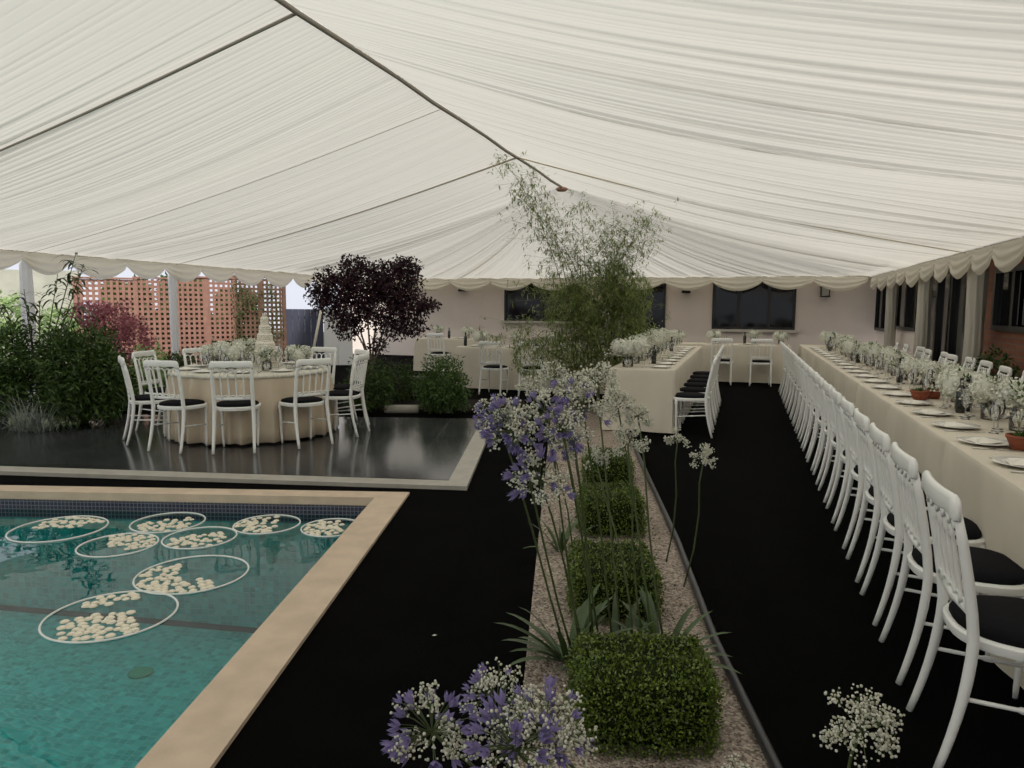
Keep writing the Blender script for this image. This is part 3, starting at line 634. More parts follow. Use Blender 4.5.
# ------------------------------------------------------------------ flowers on the tables
def rdir(r, zmin=-1):
    while True:
        v = V((r.uniform(-1,1), r.uniform(-1,1), r.uniform(-1,1)))
        if .05 < v.length < 1 and v.normalized().z > zmin: return v.normalized()
def bloom(b, c, R, n, r, L=.022, W=.022):
    b.ball(c, R*.82, 8, 6)
    for _ in range(n):
        d = rdir(r); t = d.cross(rdir(r)).normalized(); b.leaf(V(c)+d*R*r.uniform(.85,1.02), t*.7+d*.35, d, L, W, .12)
def arr_proto(seed, hyd, tall=False):
    def f():
        r = random.Random(seed); t = empty('flower_arrangement')
        b = MB(); h = .095 if not tall else .14; b.lathe([(.045,0),(.05,.004),(.052,h*.5),(.048,h),(.044,h),(.047,h*.5),(.045,.01),(.001,.01)], n=18); b.build('vase', M['glass'], t)
        cs = []
        for k in range(hyd):
            a = 2*pi*k/hyd+r.uniform(-.3,.3); rr = .085 if hyd > 2 else .05; c = V((cos(a)*rr, sin(a)*rr, h+.05+r.uniform(0,.05))); cs.append(c)
            b = MB(); bloom(b, c, .074+r.uniform(-.01,.012), 170, r); b.build('hydrangea_bloom', M['petal'], t)
        b = MB()
        for c in cs+[V((0,0,h+.1))]*2: b.tube([V((0,0,.02)), V((c.x*.5,c.y*.5,h*.8)), c], .003, 5)
        b.build('stem', M['stem'], t)
        b = MB(); g = MB()
        for k in range(60):
            d = rdir(r, -.1); p = V((0,0,h+.03))+d*r.uniform(.03,.10); b.leaf(p, d+V((0,0,.1)), V((0,0,1)), r.uniform(.035,.07), .02)
        b.build('foliage', M['fern'], t)
        for k in range(110):
            d = rdir(r, -.05); p = V((0,0,h+.02))+V((d.x*1.2,d.y*1.2,d.z*.85))*r.uniform(.10,.185); g.ball(p, r.uniform(.005,.009), 5, 3)
            g.tube([V((0,0,h)), p], .0010, 3, cap=False)
        g.build('gypsophila_spray', M['gyp'], t); return t
    return f
AR = [Proto(arr_proto(5,3)), Proto(arr_proto(6,4)), Proto(arr_proto(7,2,True)), Proto(arr_proto(8,1))]
kinds = ['bushy three-bloom white arrangement','full four-bloom white arrangement','tall two-bloom white arrangement','small one-bloom white arrangement']
for i in range(26):
    y = 3.75+.49*i; k = [0,1,3,2,0,1,2,3][i % 8]
    AR[k].put(kinds[k]+', '+('%s' % (ORD[i] if i < 20 else ['twenty-first','twenty-second','twenty-third','twenty-fourth','twenty-fifth','twenty-sixth'][i-20]))+' along the long right table', 'flower arrangement', (RXT-.02+rnd.uniform(-.07,.09), y, HTT), rnd.uniform(0,6), 'white flowers down the long right table', rnd.uniform(.95,1.2))
for i in range(9):
    k = [1,0,2,1,0,1,2,0,1][i]
    AR[k].put(kinds[k]+', %s along the middle table' % ORD[i], 'flower arrangement', (-1.40+rnd.uniform(-.02,.02), 9.25+.62*i, HTT), rnd.uniform(0,6), 'white flowers down the middle table', rnd.uniform(1.25,1.45))
for i, (x, y, w_) in enumerate([(-1.35,16.35,'on the far cross table behind the middle table'),(-.62,16.4,'on the far cross table left of the lone chair'),(.2,16.4,'on the far cross table below the three-light window'),(.75,16.35,'where the far cross table meets the long right table'),(-4.9,13.3,'at the left end of the beige table'),(-4.2,13.35,'in the middle of the beige table'),(-3.4,13.3,'on the beige table by the bamboo'),(-2.7,13.3,'on the beige table behind the bamboo'),(-7.15,16.35,'at the left end of the farthest left table'),(-6.4,16.4,'at the right end of the farthest left table')]):
    k = i % 3; AR[k].put(kinds[k]+' '+w_, 'flower arrangement', (x, y, HTT), rnd.uniform(0,6), 'white flowers on the cross tables', 1.05)
zr = ZT+HT2+.002
for dx, dy, k, s, l in [(-.12,-.22,1,1.25,'large white hydrangea arrangement standing before the tiered cake'),(-.50,-.05,0,1.1,'white flowers at the left of the round table'),(.52,.22,0,1.05,'white flowers at the right of the round table'),(-.30,.30,2,1.2,'tall white and green flowers left of the tiered cake'),(.38,-.22,3,1.1,'small white flower posy right of the tiered cake')]:
    AR[k].put(l, 'flower arrangement', RC+V((dx,dy,zr)), rnd.uniform(0,6), 'flowers on the round table', s)
for i, (x, y, l) in enumerate([(RXT-.12,6.0,'dark wine bottle nearest the camera on the long right table'),(RXT-.05,6.12,'dark wine bottle just behind the nearest bottle on the long right table'),(RXT-.1,8.3,'dark wine bottle at the middle of the long right table'),(RXT-.1,11.2,'dark wine bottle in the far half of the long right table'),(RXT-.15,14.3,'dark wine bottle near the far end of the long right table'),(-1.15,9.9,'dark wine bottle nearest the camera on the middle table'),(-1.2,12.9,'dark wine bottle in the far half of the middle table'),(.02,16.2,'dark wine bottle beside the lone chair on the far cross table'),(-5.15,13.1,'dark wine bottle on the beige table behind the shrub'),(-6.75,16.1,'dark wine bottle on the farthest left table')]):
    BT.put(l, 'bottle', (x,y,HTT), i, 'wine bottles on the tables', .85)
def pot():
    t = empty('terracotta_pot'); b = MB(); b.lathe([(.055,0),(.075,.05),(.085,.075),(.09,.078),(.09,.095),(.080,.095),(.078,.07),(.001,.07)], n=24); b.build('bowl', M['terra'], t)
    r = random.Random(4); b = MB()
    for k in range(26): d = rdir(r,.1); b.leaf(V((0,0,.075))+V((d.x,d.y,0))*.03, d, V((0,0,1)), .06, .028)
    b.build('foliage', M['fern'], t); return t
PT = Proto(pot)
for x, y, l in [(1.45,4.50,'terracotta bowl nearest the aisle and camera on the long right table'),(1.60,4.30,'terracotta bowl of green leaves next to the nearest one on the right table'),(1.42,6.75,'terracotta bowl by the wine bottles farther up the long right table'),(1.55,6.9,'terracotta bowl behind another bowl near the wine bottles')]:
    PT.put(l, 'bowl', (x,y,HTT), 0, 'terracotta bowls on the long right table', .85)
# tiered cake
ck = empty('tiered_cake', RC+V((.07,.18,zr+.0))); tag(ck, 'tall white tiered cake covered in small round icing balls on the round table', 'cake')
b = MB(); b.lathe([(.001,0),(.17,0),(.17,.012),(.001,.012)], n=32); b.build('cake_board', M['china'], ck)
z = .012
for k in range(6):
    R_ = .160-.022*k; h = .100; b = MB(); b.lathe([(R_-.012,z),(R_-.012,z+h),(.001,z+h)], n=24); r = random.Random(k)
    for lv in range(4):
        nn = int(2*pi*R_/.026)
        for q in range(nn): a = 2*pi*(q+.5*(lv%2))/nn; b.ball((cos(a)*(R_-.012), sin(a)*(R_-.012), z+.011+lv*.0215), .0135, 6, 4)
    b.build('tier', M['icing'], ck); z += h
b = MB(); bloom(b, (0,0,z+.015), .022, 30, random.Random(1)); b.build('topper', M['icing'], ck)
# ------------------------------------------------------------------ pool hoops and blooms
HP = [(-2.53,-.69,.325,'hoop at the back left corner of the pool','far'),(-1.80,-.48,.265,'hoop near the blue tile band, second from the left','near'),(-1.875,-1.02,.255,'hoop just in front of the back left pair','farright'),
      (-1.38,-.83,.25,'hoop in the middle of the back group','near'),(-1.02,-.48,.245,'hoop near the tile band, second from the coping','left'),(-.50,-.53,.225,'hoop tucked into the far corner beside the coping','left'),
      (-1.09,-1.53,.33,'large hoop with an L-shaped drift of blooms','L'),(-1.235,-2.15,.328,'largest hoop, nearest the camera','two')]
def bl():
    b = MB(); r = random.Random(2); b.lathe([(.001,0),(.020,.001),(.025,.005),(.020,.009),(.001,.011)], n=12, wob=lambda w,z:.07*sin(w*6))
    for k in range(10): a = 2*pi*k/10; b.leaf(V((cos(a)*.008, sin(a)*.008, .008)), V((cos(a),sin(a),.28)), V((0,0,1)), .014, .010, .1)
    return b.build('floating_bloom', M['bloomw'])
BL = Proto(bl)
for a, c, R_, lab, k in HP:
    b = MB(); n = 72; b.tube([(cos(2*pi*i/n)*R_, sin(2*pi*i/n)*R_, 0) for i in range(n+1)], .0062, 8, cap=False)
    tag(b.build('floating_hoop', M['hoop'], loc=G(a,c,ZW+.004)), 'thin white '+lab, 'hoop', 'white hoops floating on the pool')
    tgt = {'two':62,'L':52}.get(k, 34); pts = []; tries = 0; r = random.Random(int(R_*1e4)+7)
    cu, cv = cos(-TH+math.radians(17.7)), 0
    while len(pts) < tgt and tries < 20000:
        tries += 1; x, y = r.uniform(-1,1), r.uniform(-1,1)      # x to the right, y away from the camera
        if x*x+y*y > .86: continue
        ok = {'far': y > -.05-.45*x*0+(.0 if x > -.1 else .35) and x > -.5 and not (x > .45 and y < .1), 'near': y < .30 and -.80 < x < .65, 'farright': x > -.2 and y > -.6+.5*(x < .1), 'left': x < .35 and abs(y) < .8,
              'L': (x < -.22 and abs(y+.05) < .72) or (y < -.35 and x < .30), 'two': (y < .12 and -.70 < x < .32 and x+y < .25) or (y > .50 and -.38 < x < .40)}[k]
        if not ok: continue
        ps = V((x*R_, y*R_, 0))
        if all((ps-q).length > (.037 if k in('two','L') else .035) for q in pts): pts.append(ps)
    hc_ = G(a,c,0); Ry = Matrix.Rotation(math.atan2(-hc_.x, hc_.y), 3, 'Z')
    for q in pts: BL.put('small cream bloom floating inside the '+lab, 'flower', G(a,c,ZW-.003)+Ry@q, r.uniform(0,6), 'blooms in the '+lab, r.uniform(.85,1.1))
# ------------------------------------------------------------------ planter
b = MB(); b.add([G(.935,-6.5,.006),G(1.86,-6.0,.006),G(1.885,-3.49,.006),G(1.90,-2.6,.006),G(1.99,-1.18,.006),G(2.10,1.77,.006),G(2.2,5.6,.006),G(1.25,5.6,.006),G(1.12,.6,.006)], [tuple(range(9))])
tag(b.build('gravel_bed', M['gravel'], smooth=False), 'narrow bed of pinkish gravel between the pool walk and the aisle', 'gravel bed', kind='stuff')
b = MB(); r = random.Random(3)
for i in range(4200):
    v_ = -4.6+7.2*r.random()**1.5; u_ = r.uniform(1.11+.027*v_, 1.83+.05*max(0,v_+2.6)); s = r.uniform(.004,.009)
    c = G(u_, v_, .007+s*.3); b.add([c+V((s,0,0)),c+V((0,s*r.uniform(.6,1),0)),c-V((s,0,0)),c-V((0,s*r.uniform(.6,1),0)),c+V((0,0,s*.8)),c-V((0,0,s*.6))], [(0,1,4),(1,2,4),(2,3,4),(3,0,4),(1,0,5),(2,1,5),(3,2,5),(0,3,5)])
tag(b.build('gravel', M['stone'], smooth=False), 'loose pinkish gravel stones scattered over the narrow bed', 'gravel', kind='stuff')
ed = [G(1.86,-6.0,.0),G(1.885,-3.49,0),G(1.90,-2.6,0),G(1.99,-1.18,0),G(2.10,1.77,0),G(2.2,4.0,0)]
b = MB(); b.tube([p+V((0,0,.03)) for p in ed], .019, 10); b.tube([p+V((0,0,.012)) for p in ed], .014, 8)
tag(b.build('edging_rail', M['rail'], smooth=True), 'dark metal edging rail along the aisle side of the gravel bed', 'edging')
def hedge(u_, v_, su, sv, h, n, lab, seed, lf=.015):
    r = random.Random(seed); t = empty('box_hedge', G(u_, v_, .006), TH); tag(t, lab, 'hedge', 'clipped box hedges in the gravel bed')
    c = MB(); c.box((0,0,h/2),(su*.9,sv*.9,h*.94),bev=.04); c.build('inner_branches', M['boxcore'], t)
    b = MB(); A = [su*sv, su*h*1.4, sv*h, sv*h, su*h*.5]
    for _ in range(n):
        q = r.choices(range(5), A)[0]; x, y, z = r.uniform(-.5,.5), r.uniform(-.5,.5), r.uniform(.03,1)
        if q == 0: p = V((x*su, y*sv, h)); nn = V((0,0,1))
        elif q == 1: p = V((x*su,-.5*sv, z*h)); nn = V((0,-1,0))
        elif q == 2: p = V((.5*su, y*sv, z*h)); nn = V((1,0,0))
        elif q == 3: p = V((-.5*su, y*sv, z*h)); nn = V((-1,0,0))
        else: p = V((x*su,.5*sv, z*h)); nn = V((0,1,0))
        rx = max(0, abs(p.x)-su/2+.05); ry = max(0, abs(p.y)-sv/2+.05); rz_ = max(0, p.z-h+.05)
        p = V((p.x-math.copysign(rx*.45 if rx and (ry or rz_) else 0, p.x), p.y-math.copysign(ry*.45 if ry and (rx or rz_) else 0, p.y), p.z-(rz_*.35 if rz_ and (rx or ry) else 0)))
        p += nn*(r.gauss(0,.010)+.010*sin(p.x*23+seed)*sin(p.y*19)-.012*r.random())
        d = (nn*r.uniform(.1,1)+rdir(r)*.9+V((0,0,.25))).normalized(); b.leaf(p, d, rdir(r), lf*r.uniform(.7,1.25), lf*.62, .2)
    b.build('leaves', M['box'], t)
hedge(1.47,-3.27,.50,.40,.28,13000,'clipped box hedge nearest the camera, the largest and brightest',1,.0145)
hedge(1.47,-2.14,.44,.55,.26,8500,'clipped box hedge second from the camera, behind the strappy leaves',2)
hedge(1.58,-.82,.44,.52,.26,6000,'clipped box hedge third from the camera',3,.017)
hedge(1.68,.55,.42,.55,.25,4000,'clipped box hedge farthest from the camera, below the flower heads',4,.018)
# strappy leaves
def strap_clump(loc, n, L, lab, seed, w=.034, sect=None):
    r = random.Random(seed); b = MB()
    for i in range(n):
        a = r.uniform(0,2*pi) if sect is None else r.uniform(*sect); l = L*r.uniform(.6,1.1); el = r.uniform(.35,1.25); N_ = 8; vs = []
        d = V((cos(a),sin(a),0)); sd = V((-sin(a),cos(a),0)); p = V((cos(a)*.02,sin(a)*.02,0)); 
        for k in range(N_+1):
            q = k/N_; ww = w*(sin(pi*min(1,.12+q*.88))**.6)*(1 if q < 1 else 0)*.5; e = el-.75*q*q
            vs += [p-sd*ww+V((0,0,ww*.3)), p, p+sd*ww+V((0,0,ww*.3))]; p = p+(d*cos(e)+V((0,0,sin(e))))*l/N_
        b.add(vs, [(3*k+j,3*k+j+1,3*k+4+j,3*k+3+j) for k in range(N_) for j in (0,1)])
    return tag(b.build('agapanthus_leaves', M['strap'], loc=loc), lab, 'leaves', 'strappy leaf clumps in the gravel bed')
strap_clump(G(1.22,-2.78,.0),26,.34,'strappy green leaf clump between the two nearest box hedges, pool side',1)
strap_clump(G(1.62,-2.80,.0),26,.32,'strappy green leaf clump between the two nearest box hedges, aisle side',2)
strap_clump(G(1.42,-2.82,.0),16,.32,'upright strappy leaf clump between the two nearest box hedges, middle',5)
strap_clump(G(1.22,-1.35,.0),16,.28,'strappy leaf clump left of the third box hedge',3,.02)
strap_clump(G(1.45,-3.95,.0),18,.30,'strappy leaf clump at the foot of the nearest flower heads',4)
# agapanthus and gypsophila heads
def pt(px, py, d):    # a point d metres in front of the camera, along the sight line of a photo position
    return V((0,0,1.5485))+(F+R*((px-512)/722)-U*((py-384)/722))*d
def flower(px, py, d, rad, mix, base, lab, seed, nb=60, name='agapanthus'):
    r = random.Random(seed); rad *= 1.12; c = pt(px, py, d); base = V(base); t = empty(name, base); tag(t, lab, 'flower', 'flower heads rising from the gravel bed'); c = c-base
    mid = c*.5+V((r.uniform(-.03,.03), r.uniform(-.03,.03), .05)); 
    b = MB(); b.tube([V((0,0,0)), c*.25+V((mid.x-c.x*.5,mid.y-c.y*.5,.03)), mid, c*.78+V((0,0,.02)), c-V((0,0,rad*.25))], [.0052,.0048,.0044,.004,.0036], 7); b.build('stem', M['stem'], t)
    hub = c-V((0,0,rad*.25)); pd = MB(); lil = []; wh = MB()
    nl = int(nb*.36*mix/.3) if mix else 0; side = V((-.7,-.2,-.45)).normalized()
    for i in range(nl):                                 # lilac trumpets of six petals on their own stalks
        d_ = (rdir(r, -.6)+side*r.uniform(0,.8)).normalized(); rr = rad*r.uniform(.80,1.08); e = hub+d_*rr
        pd.tube([hub, hub+d_*rr*.55+V((0,0,.006)), e], .0012, 3, cap=False)
        s = rad*.26*r.uniform(.75,1.15); a = d_.cross(V((.3,.1,1))).normalized(); q = d_.cross(a); fl = MB(); lil.append(fl)
        for k in range(6):
            w = 2*pi*k/6; o_ = a*cos(w)+q*sin(w); fl.leaf(e-d_*s*.5+o_*s*.05, d_*1.0+o_*.45, o_, s*1.3, s*.5, .15)
    for i in range(max(17, int(nb*(.33 if mix < .25 else .23)))):                        # gypsophila: loose lumps of tiny buds
        d_ = rdir(r, -.55); cc = hub+d_*rad*r.uniform(.55,1.0); lr = rad*r.uniform(.22,.40); pd.tube([hub, cc], .0012, 3, cap=False)
        for k in range(int(26*r.uniform(.7,1.3))):
            q = rdir(r); p = cc+q*lr*r.uniform(.35,1.1); wh.ball(p, r.uniform(.0022,.0042)*(rad/.1)**.5*1.2*(d/2.2)**.3, 5, 3)
            if k % 4 == 0: pd.tube([cc, p], .0006, 3, cap=False)
    pd.build('flower_stalks', M['stem'], t)
    for fl in lil: fl.build('lilac_floret', M['purple'], t)
    wh.build('white_buds', M['gyp'], t)
B1, B2, B3 = G(1.25,-2.80), G(1.42,-2.75), G(1.60,-2.78); B4 = G(1.5,-1.45); B5 = G(1.86,-1.5); B0 = G(1.30,-4.25)
FLW = [(432,722,1.66,.088,.36,B0,'lilac and white flower head at the bottom, leaning out over the black carpet',70),
 (497,690,1.58,.062,.45,B0+GU*.05,'small lilac and white head above the big bottom cluster',50),
 (515,738,1.45,.085,.28,B0+GU*.08,'white and lilac head in the middle of the bottom cluster',100),
 (545,722,1.50,.082,.20,B0+GU*.12,'fullest white head of the bottom cluster, next to the near hedge',110),
 (740,775,1.75,.05,0,G(1.80,-3.9),'small white head cut off by the bottom edge, next to the rail',60),
 (862,722,1.72,.078,0,G(1.84,-4.0),'white gypsophila head standing over the aisle carpet',90),
 (514,424,2.75,.105,.55,B1,'lilac flower head farthest to the pool side of the upper cluster',60),
 (546,408,2.9,.095,.30,B1+GU*.03,'pale lilac head between the lilac one and the white top heads',60),
 (540,474,2.7,.105,.32,B1+GU*.05,'lilac-edged head hanging lowest of the upper cluster',80),
 (583,402,2.9,.10,.30,B2,'lilac and white head in the middle of the upper cluster',70),
 (596,378,3.3,.095,0,B2+GU*.04,'white head at the top of the upper cluster below the bamboo',60),
 (618,402,3.2,.085,.0,B3,'white head on the aisle side of the upper cluster',60),
 (573,440,2.9,.07,.1,B2-GU*.05,'small white head under the lilac ones',50),
 (628,441,3.0,.068,0,B3-GU*.04,'white head drooping beside the end of the rail',60),
 (596,455,3.3,.055,0,B3-GU*.09,'small white head in front of the farthest hedge',40),
 (497,412,2.85,.075,.7,B1-GU*.03,'small lilac head at the outer tip of the upper cluster',40),
 (563,425,2.75,.085,.45,B2-GU*.08,'pale lilac head in the heart of the upper cluster',60),
 (638,412,3.2,.06,0,B3+GU*.05,'wispy white head reaching towards the middle table',45),
 (570,390,3.0,.08,.15,B2-GU*.1,'white head above the pale lilac ones, nearest the bamboo',60),
 (530,384,4.3,.085,0,B4-GU*.2,'silvery white head just left of the bamboo base',50),
 (552,374,4.5,.085,0,B4-GU*.1,'silvery white head before the bamboo canes',50),
 (678,435,4.0,.062,0,B5,'small white head over the aisle, nearer the middle table',40),
 (704,456,3.8,.060,0,B5+GU*.03-GV*.4,'small white head standing lowest over the aisle',40)]
for i, (px,py,d,ra,mx,ba,lab,nb) in enumerate(FLW): flower(px,py,d,ra,mx,ba,lab,i+1,nb, 'agapanthus' if mx > 0 else 'gypsophila')
# ------------------------------------------------------------------ shrubs and trees
def blob(mb, r, c, rad, n, L, W, droop=0.0, shell=.55, out=.7):
    c = V(c)
    for _ in range(n):
        d = rdir(r); k = (shell+(1-shell)*r.random())*(1+.18*sin(d.x*5+c.x*3)*sin(d.y*5+c.y)*1.0+.12*sin(d.z*9+c.z))
        p = c+V((d.x*rad[0], d.y*rad[1], d.z*rad[2]))*k
        mb.leaf(p, d*out+rdir(r)+V((0,0,-droop)), rdir(r), L*r.uniform(.6,1.3), W*r.uniform(.7,1.2))
def shrub(name, lab, cat, loc, blobs, m, n, L, W, seed, stems=4, droop=.2, group=None, barkm='bark', core=None, shell_=.55):
    r = random.Random(seed); t = empty(name, loc); tag(t, lab, cat, group); b = MB(); tot = sum(x[1][0]*x[1][2] for x in blobs)
    for c, rad in blobs: blob(b, r, c, rad, int(n*rad[0]*rad[2]/tot), L, W, droop, shell_)
    b.build('foliage', M[m], t)
    for k in range(stems):
        c, rad = blobs[k % len(blobs)]; b = MB(); e = V(c)+rdir(r)*min(rad)*.4
        b.tube([V((r.uniform(-.05,.05),r.uniform(-.05,.05),0)), V((e.x*.4,e.y*.4,e.z*.45)), e], [.02,.015,.005], 6); b.build('stem', M[barkm], t)
    return t
def gp(px, py, z=0.0):
    q = F+R*((px-512)/722)-U*((py-384)/722); return V((0,0,1.5485))+q*((z-1.5485)/q.z)
# big bush left of the round table
s1 = pt(82, 384, 9.3); s1.z = 0
shrub('garden_shrub', 'large dark green bush left of the round table, widest plant of the terrace', 'shrub', s1, [((0,0,.75),(.62,.5,.52)),((-.3,.1,.62),(.5,.5,.55)),((.30,0,.55),(.42,.4,.45)),((0,-.1,.35),(.65,.45,.33))], 'shrub', 15000, .085, .026, 1, 5)
s2 = pt(2, 384, 9.4); s2.z = 0
shrub('garden_shrub', 'bright green bush cut by the left edge of the picture', 'shrub', s2, [((0,0,.8),(.5,.45,.5)),((.05,-.1,.45),(.45,.4,.4))], 'fern', 6500, .08, .026, 2, 4)
s3 = pt(30, 384, 8.7); s3.z = .0
t = empty('silver_grass', s3); tag(t, 'silvery arching grass in front of the dark green bush', 'grass plant'); b = MB(); r = random.Random(5)
for i in range(260):
    a = r.uniform(0,2*pi); l = r.uniform(.3,.7); el = r.uniform(.5,1.4); p = V((r.uniform(-.25,.25),r.uniform(-.12,.12),0)); vs = []; d = V((cos(a),sin(a),0)); sd = V((-sin(a),cos(a),0))
    for k in range(6):
        q = k/5; ww = .006*(1-q*.9); vs += [p-sd*ww, p+sd*ww]; e = el-1.7*q*q; p = p+(d*cos(e)+V((0,0,sin(e))))*l/5
    b.add(vs, [(2*k,2*k+1,2*k+3,2*k+2) for k in range(5)])
b.build('blades', M['silver'], t)
# tall plant with narrow drooping leaves
s4 = pt(38, 384, 9.7); s4.z = 0
t = empty('oleander', s4); tag(t, 'tall thin-stemmed plant with narrow drooping leaves before the marquee pole', 'plant'); r = random.Random(9)
tips = [(.62,2.22),(.40,1.95),(.75,2.08),(-.05,1.75),(.25,1.6),(.55,1.62),(.0,1.45),(-.3,1.6),(.75,1.55)]
b2 = MB()
for x, z in tips:
    b = MB(); e = V((x*cos(yaw), x*sin(yaw)+r.uniform(-.2,.2), z)); b.tube([V((0,0,0)), V((e.x*.4,e.y*.4,z*.5)), e], [.012,.009,.004], 6); b.build('stem', M['stem'], t)
    for k in range(28):
        a = r.uniform(0,2*pi); p = e-V((e.x*.3*k/28, e.y*.3*k/28, r.uniform(0,.10)+.45*k/28)); el = r.uniform(.0,.6); vs = []; d = V((cos(a),sin(a),0)); sd = V((-sin(a),cos(a),0)); l = r.uniform(.20,.36)
        for q_ in range(6):
            q = q_/5; ww = .018*sin(pi*(.1+q*.88)); vs += [p-sd*ww, p+sd*ww]; ee = el-1.3*q; p = p+(d*cos(ee)+V((0,0,sin(ee))))*l/5
        b2.add(vs, [(2*k_,2*k_+1,2*k_+3,2*k_+2) for k_ in range(5)])
b2.build('leaves', M['shrub'], t)
s5 = pt(118, 384, 12.0); s5.z = 0
shrub('acer_shrub', 'pinkish red acer in front of the cedar lattice behind the bush', 'shrub', s5, [((-.1,0,1.25),(.5,.3,.35)),((.35,0,.95),(.35,.3,.4)),((-.5,0,1.4),(.35,.3,.22))], 'pinkleaf', 3800, .06, .03, 6, 4)
s6 = pt(150, 384, 10.4); s6.z = 0
shrub('garden_shrub', 'small light green shrub showing behind the leftmost chairs', 'shrub', s6, [((0,0,.55),(.3,.25,.4))], 'pale', 1800, .06, .03, 7, 3)
# purple maple
mt = gp(372, 406, 0); t = empty('purple_maple', mt); tag(t, 'dark purple leaved maple with a wide crown beneath the roof lining', 'tree'); r = random.Random(12); b = MB()
X_ = V((cos(yaw), sin(yaw), 0))
for x, z, a, h, n in [(-.55,1.85,.42,.32,1500),(-.1,1.95,.48,.36,2000),(.40,1.95,.46,.36,2000),(.62,1.55,.34,.30,1100),(-.35,1.50,.5,.32,1600),(.15,1.55,.5,.34,1700),(.55,2.15,.26,.2,500),(-.75,1.7,.26,.22,500),(-.35,1.2,.26,.2,380),(.62,1.22,.30,.17,420),(.30,1.22,.3,.22,450),(-.25,2.2,.25,.15,300),(.1,.95,.2,.15,160),(.90,1.58,.2,.1,200)]:
    blob(b, r, X_*x+V((0,0,z)), (a,a*.9,h), n, .055, .034, .3, .35, .4)
b.build('foliage', M['maple'], t)
b = MB(); b.tube([(0,0,0),(.01,0,.25),(-.01,0,.5),(0,0,.68)], [.035,.03,.026,.024], 8); b.build('trunk', M['bark2'], t)
for x, z in [(-.5,1.75),(-.15,1.9),(.15,1.85),(.5,1.9),(.65,1.5),(-.35,1.4)]:
    b = MB(); e = X_*x+V((0,r.uniform(-.2,.2),z)); b.tube([V((0,0,.62)), V((e.x*.35,e.y*.35,.62+(z-.62)*.45)), e], [.018,.013,.004], 6); b.build('branch', M['bark2'], t)
# bed behind the terrace
for px, py, d, lab, rad, n, m, sd in [(368,386,10.6,'rounded dark green shrub under the purple maple',(.38,.35,.36),4500,'shrub',21),(443,384,10.5,'round mid green shrub before the beige table',(.40,.36,.40),5500,'fern',22),(398,392,11.6,'low dark shrub between the two rounded shrubs',(.35,.3,.3),2600,'shrub',23)]:
    c = pt(px,py,d); z0 = c.z; c.z = 0; shrub('garden_shrub', lab, 'shrub', c, [((0,0,max(.38,z0)),rad),((0,0,.28),(rad[0]*1.05,rad[1],.28))], m, n, .055, .022, sd, 3)
b = MB(); a_ = gp(345,414); c_ = gp(500,414); ln = (c_-a_).length; dr = math.atan2((c_-a_).y,(c_-a_).x)
b.box((a_+c_)/2+V((-.05,.7,.02)), (ln*1.2,1.25,.05), dr); tag(b.build('soil_bed', M['soil'], smooth=False), 'low dark planting bed behind the slate terrace under the maple', 'planting bed')
for px, w_, l in [(402,.50,'pale stone block edging the planting bed under the maple'),(448,.12,'small pale stone at the foot of the mid green shrub')]:
    q = gp(px,413); b = MB(); b.box(q+V((0,0,.06)), (w_,.14,.11), dr, bev=.015); tag(b.build('edging_stone', M['edging']), l, 'stone', 'stones edging the planting bed')
q = gp(408, 400); b = MB(); b.box(q+V((0,.25,.19)), (.75,.35,.36), dr, bev=.01); tag(b.build('planter_trough', M['trough']), 'black trough between the two rounded shrubs behind the terrace', 'planter')
# bamboo
bb = V((-2.1,10.75,0)); t = empty('bamboo_clump', bb); tag(t, 'tall bamboo clump in the middle, reaching up to the roof lining', 'bamboo'); r = random.Random(31); lv = MB()
XD = V((cos(yaw), sin(yaw), 0))
cn = [(-1.32,3.72),(-1.15,3.25),(-.85,2.95),(-.9,3.45),(-.55,2.6),(-.2,3.1),(0.0,2.75),(.22,3.0),(.42,2.7),(.62,2.5),(.75,3.05),(.95,2.6),(1.05,2.95),(.3,2.3),(-.4,2.1),(-.7,2.0),(.7,2.0),(.55,2.2),(.1,2.2),(-.95,1.9),(-1.2,1.35),(-1.55,1.15),(-1.0,1.1),(.35,1.7),(-.2,1.7),(.8,1.5),(.6,1.25)]
for x, z in cn:
    x = x*.82 if x > 0 else x*1.06-.05
    b0 = XD*r.uniform(-.28,.32)+V((0,r.uniform(-.15,.15),0)); e = XD*x+V((0,r.uniform(-.35,.35),z)); path = []
    for k in range(11):
        q = k/10; path.append(b0.lerp(V((e.x,e.y,0)), q**2.0)+V((0,0,z*(1-(1-q)**1.15))))
    b = MB(); b.tube(path, [.011*(1-.85*k/10) for k in range(11)], 6); b.build('cane', M['cane'], t)
    nn = int(62+z*34)
    for _ in range(nn):
        q = r.uniform(.20 if z > 1.8 else .4,1)**.85; i = min(9, int(q*10)); p = path[i].lerp(path[i+1], q*10-i)
        sp_ = .30*(1-q)+.13; p2 = p+V((r.gauss(0,sp_), r.gauss(0,sp_*.8), r.gauss(-.02,.09)))
        if r.random() < .45: lv.tube([p, p2], .0016, 3, cap=False)
        for k in range(r.randint(4,7)):
            d = V((r.gauss(0,1), r.gauss(0,1), r.gauss(-.35,.6))).normalized(); lv.leaf(p2+rdir(r)*.03, d, V((0,0,1)), r.uniform(.06,.115), .0155, .15)
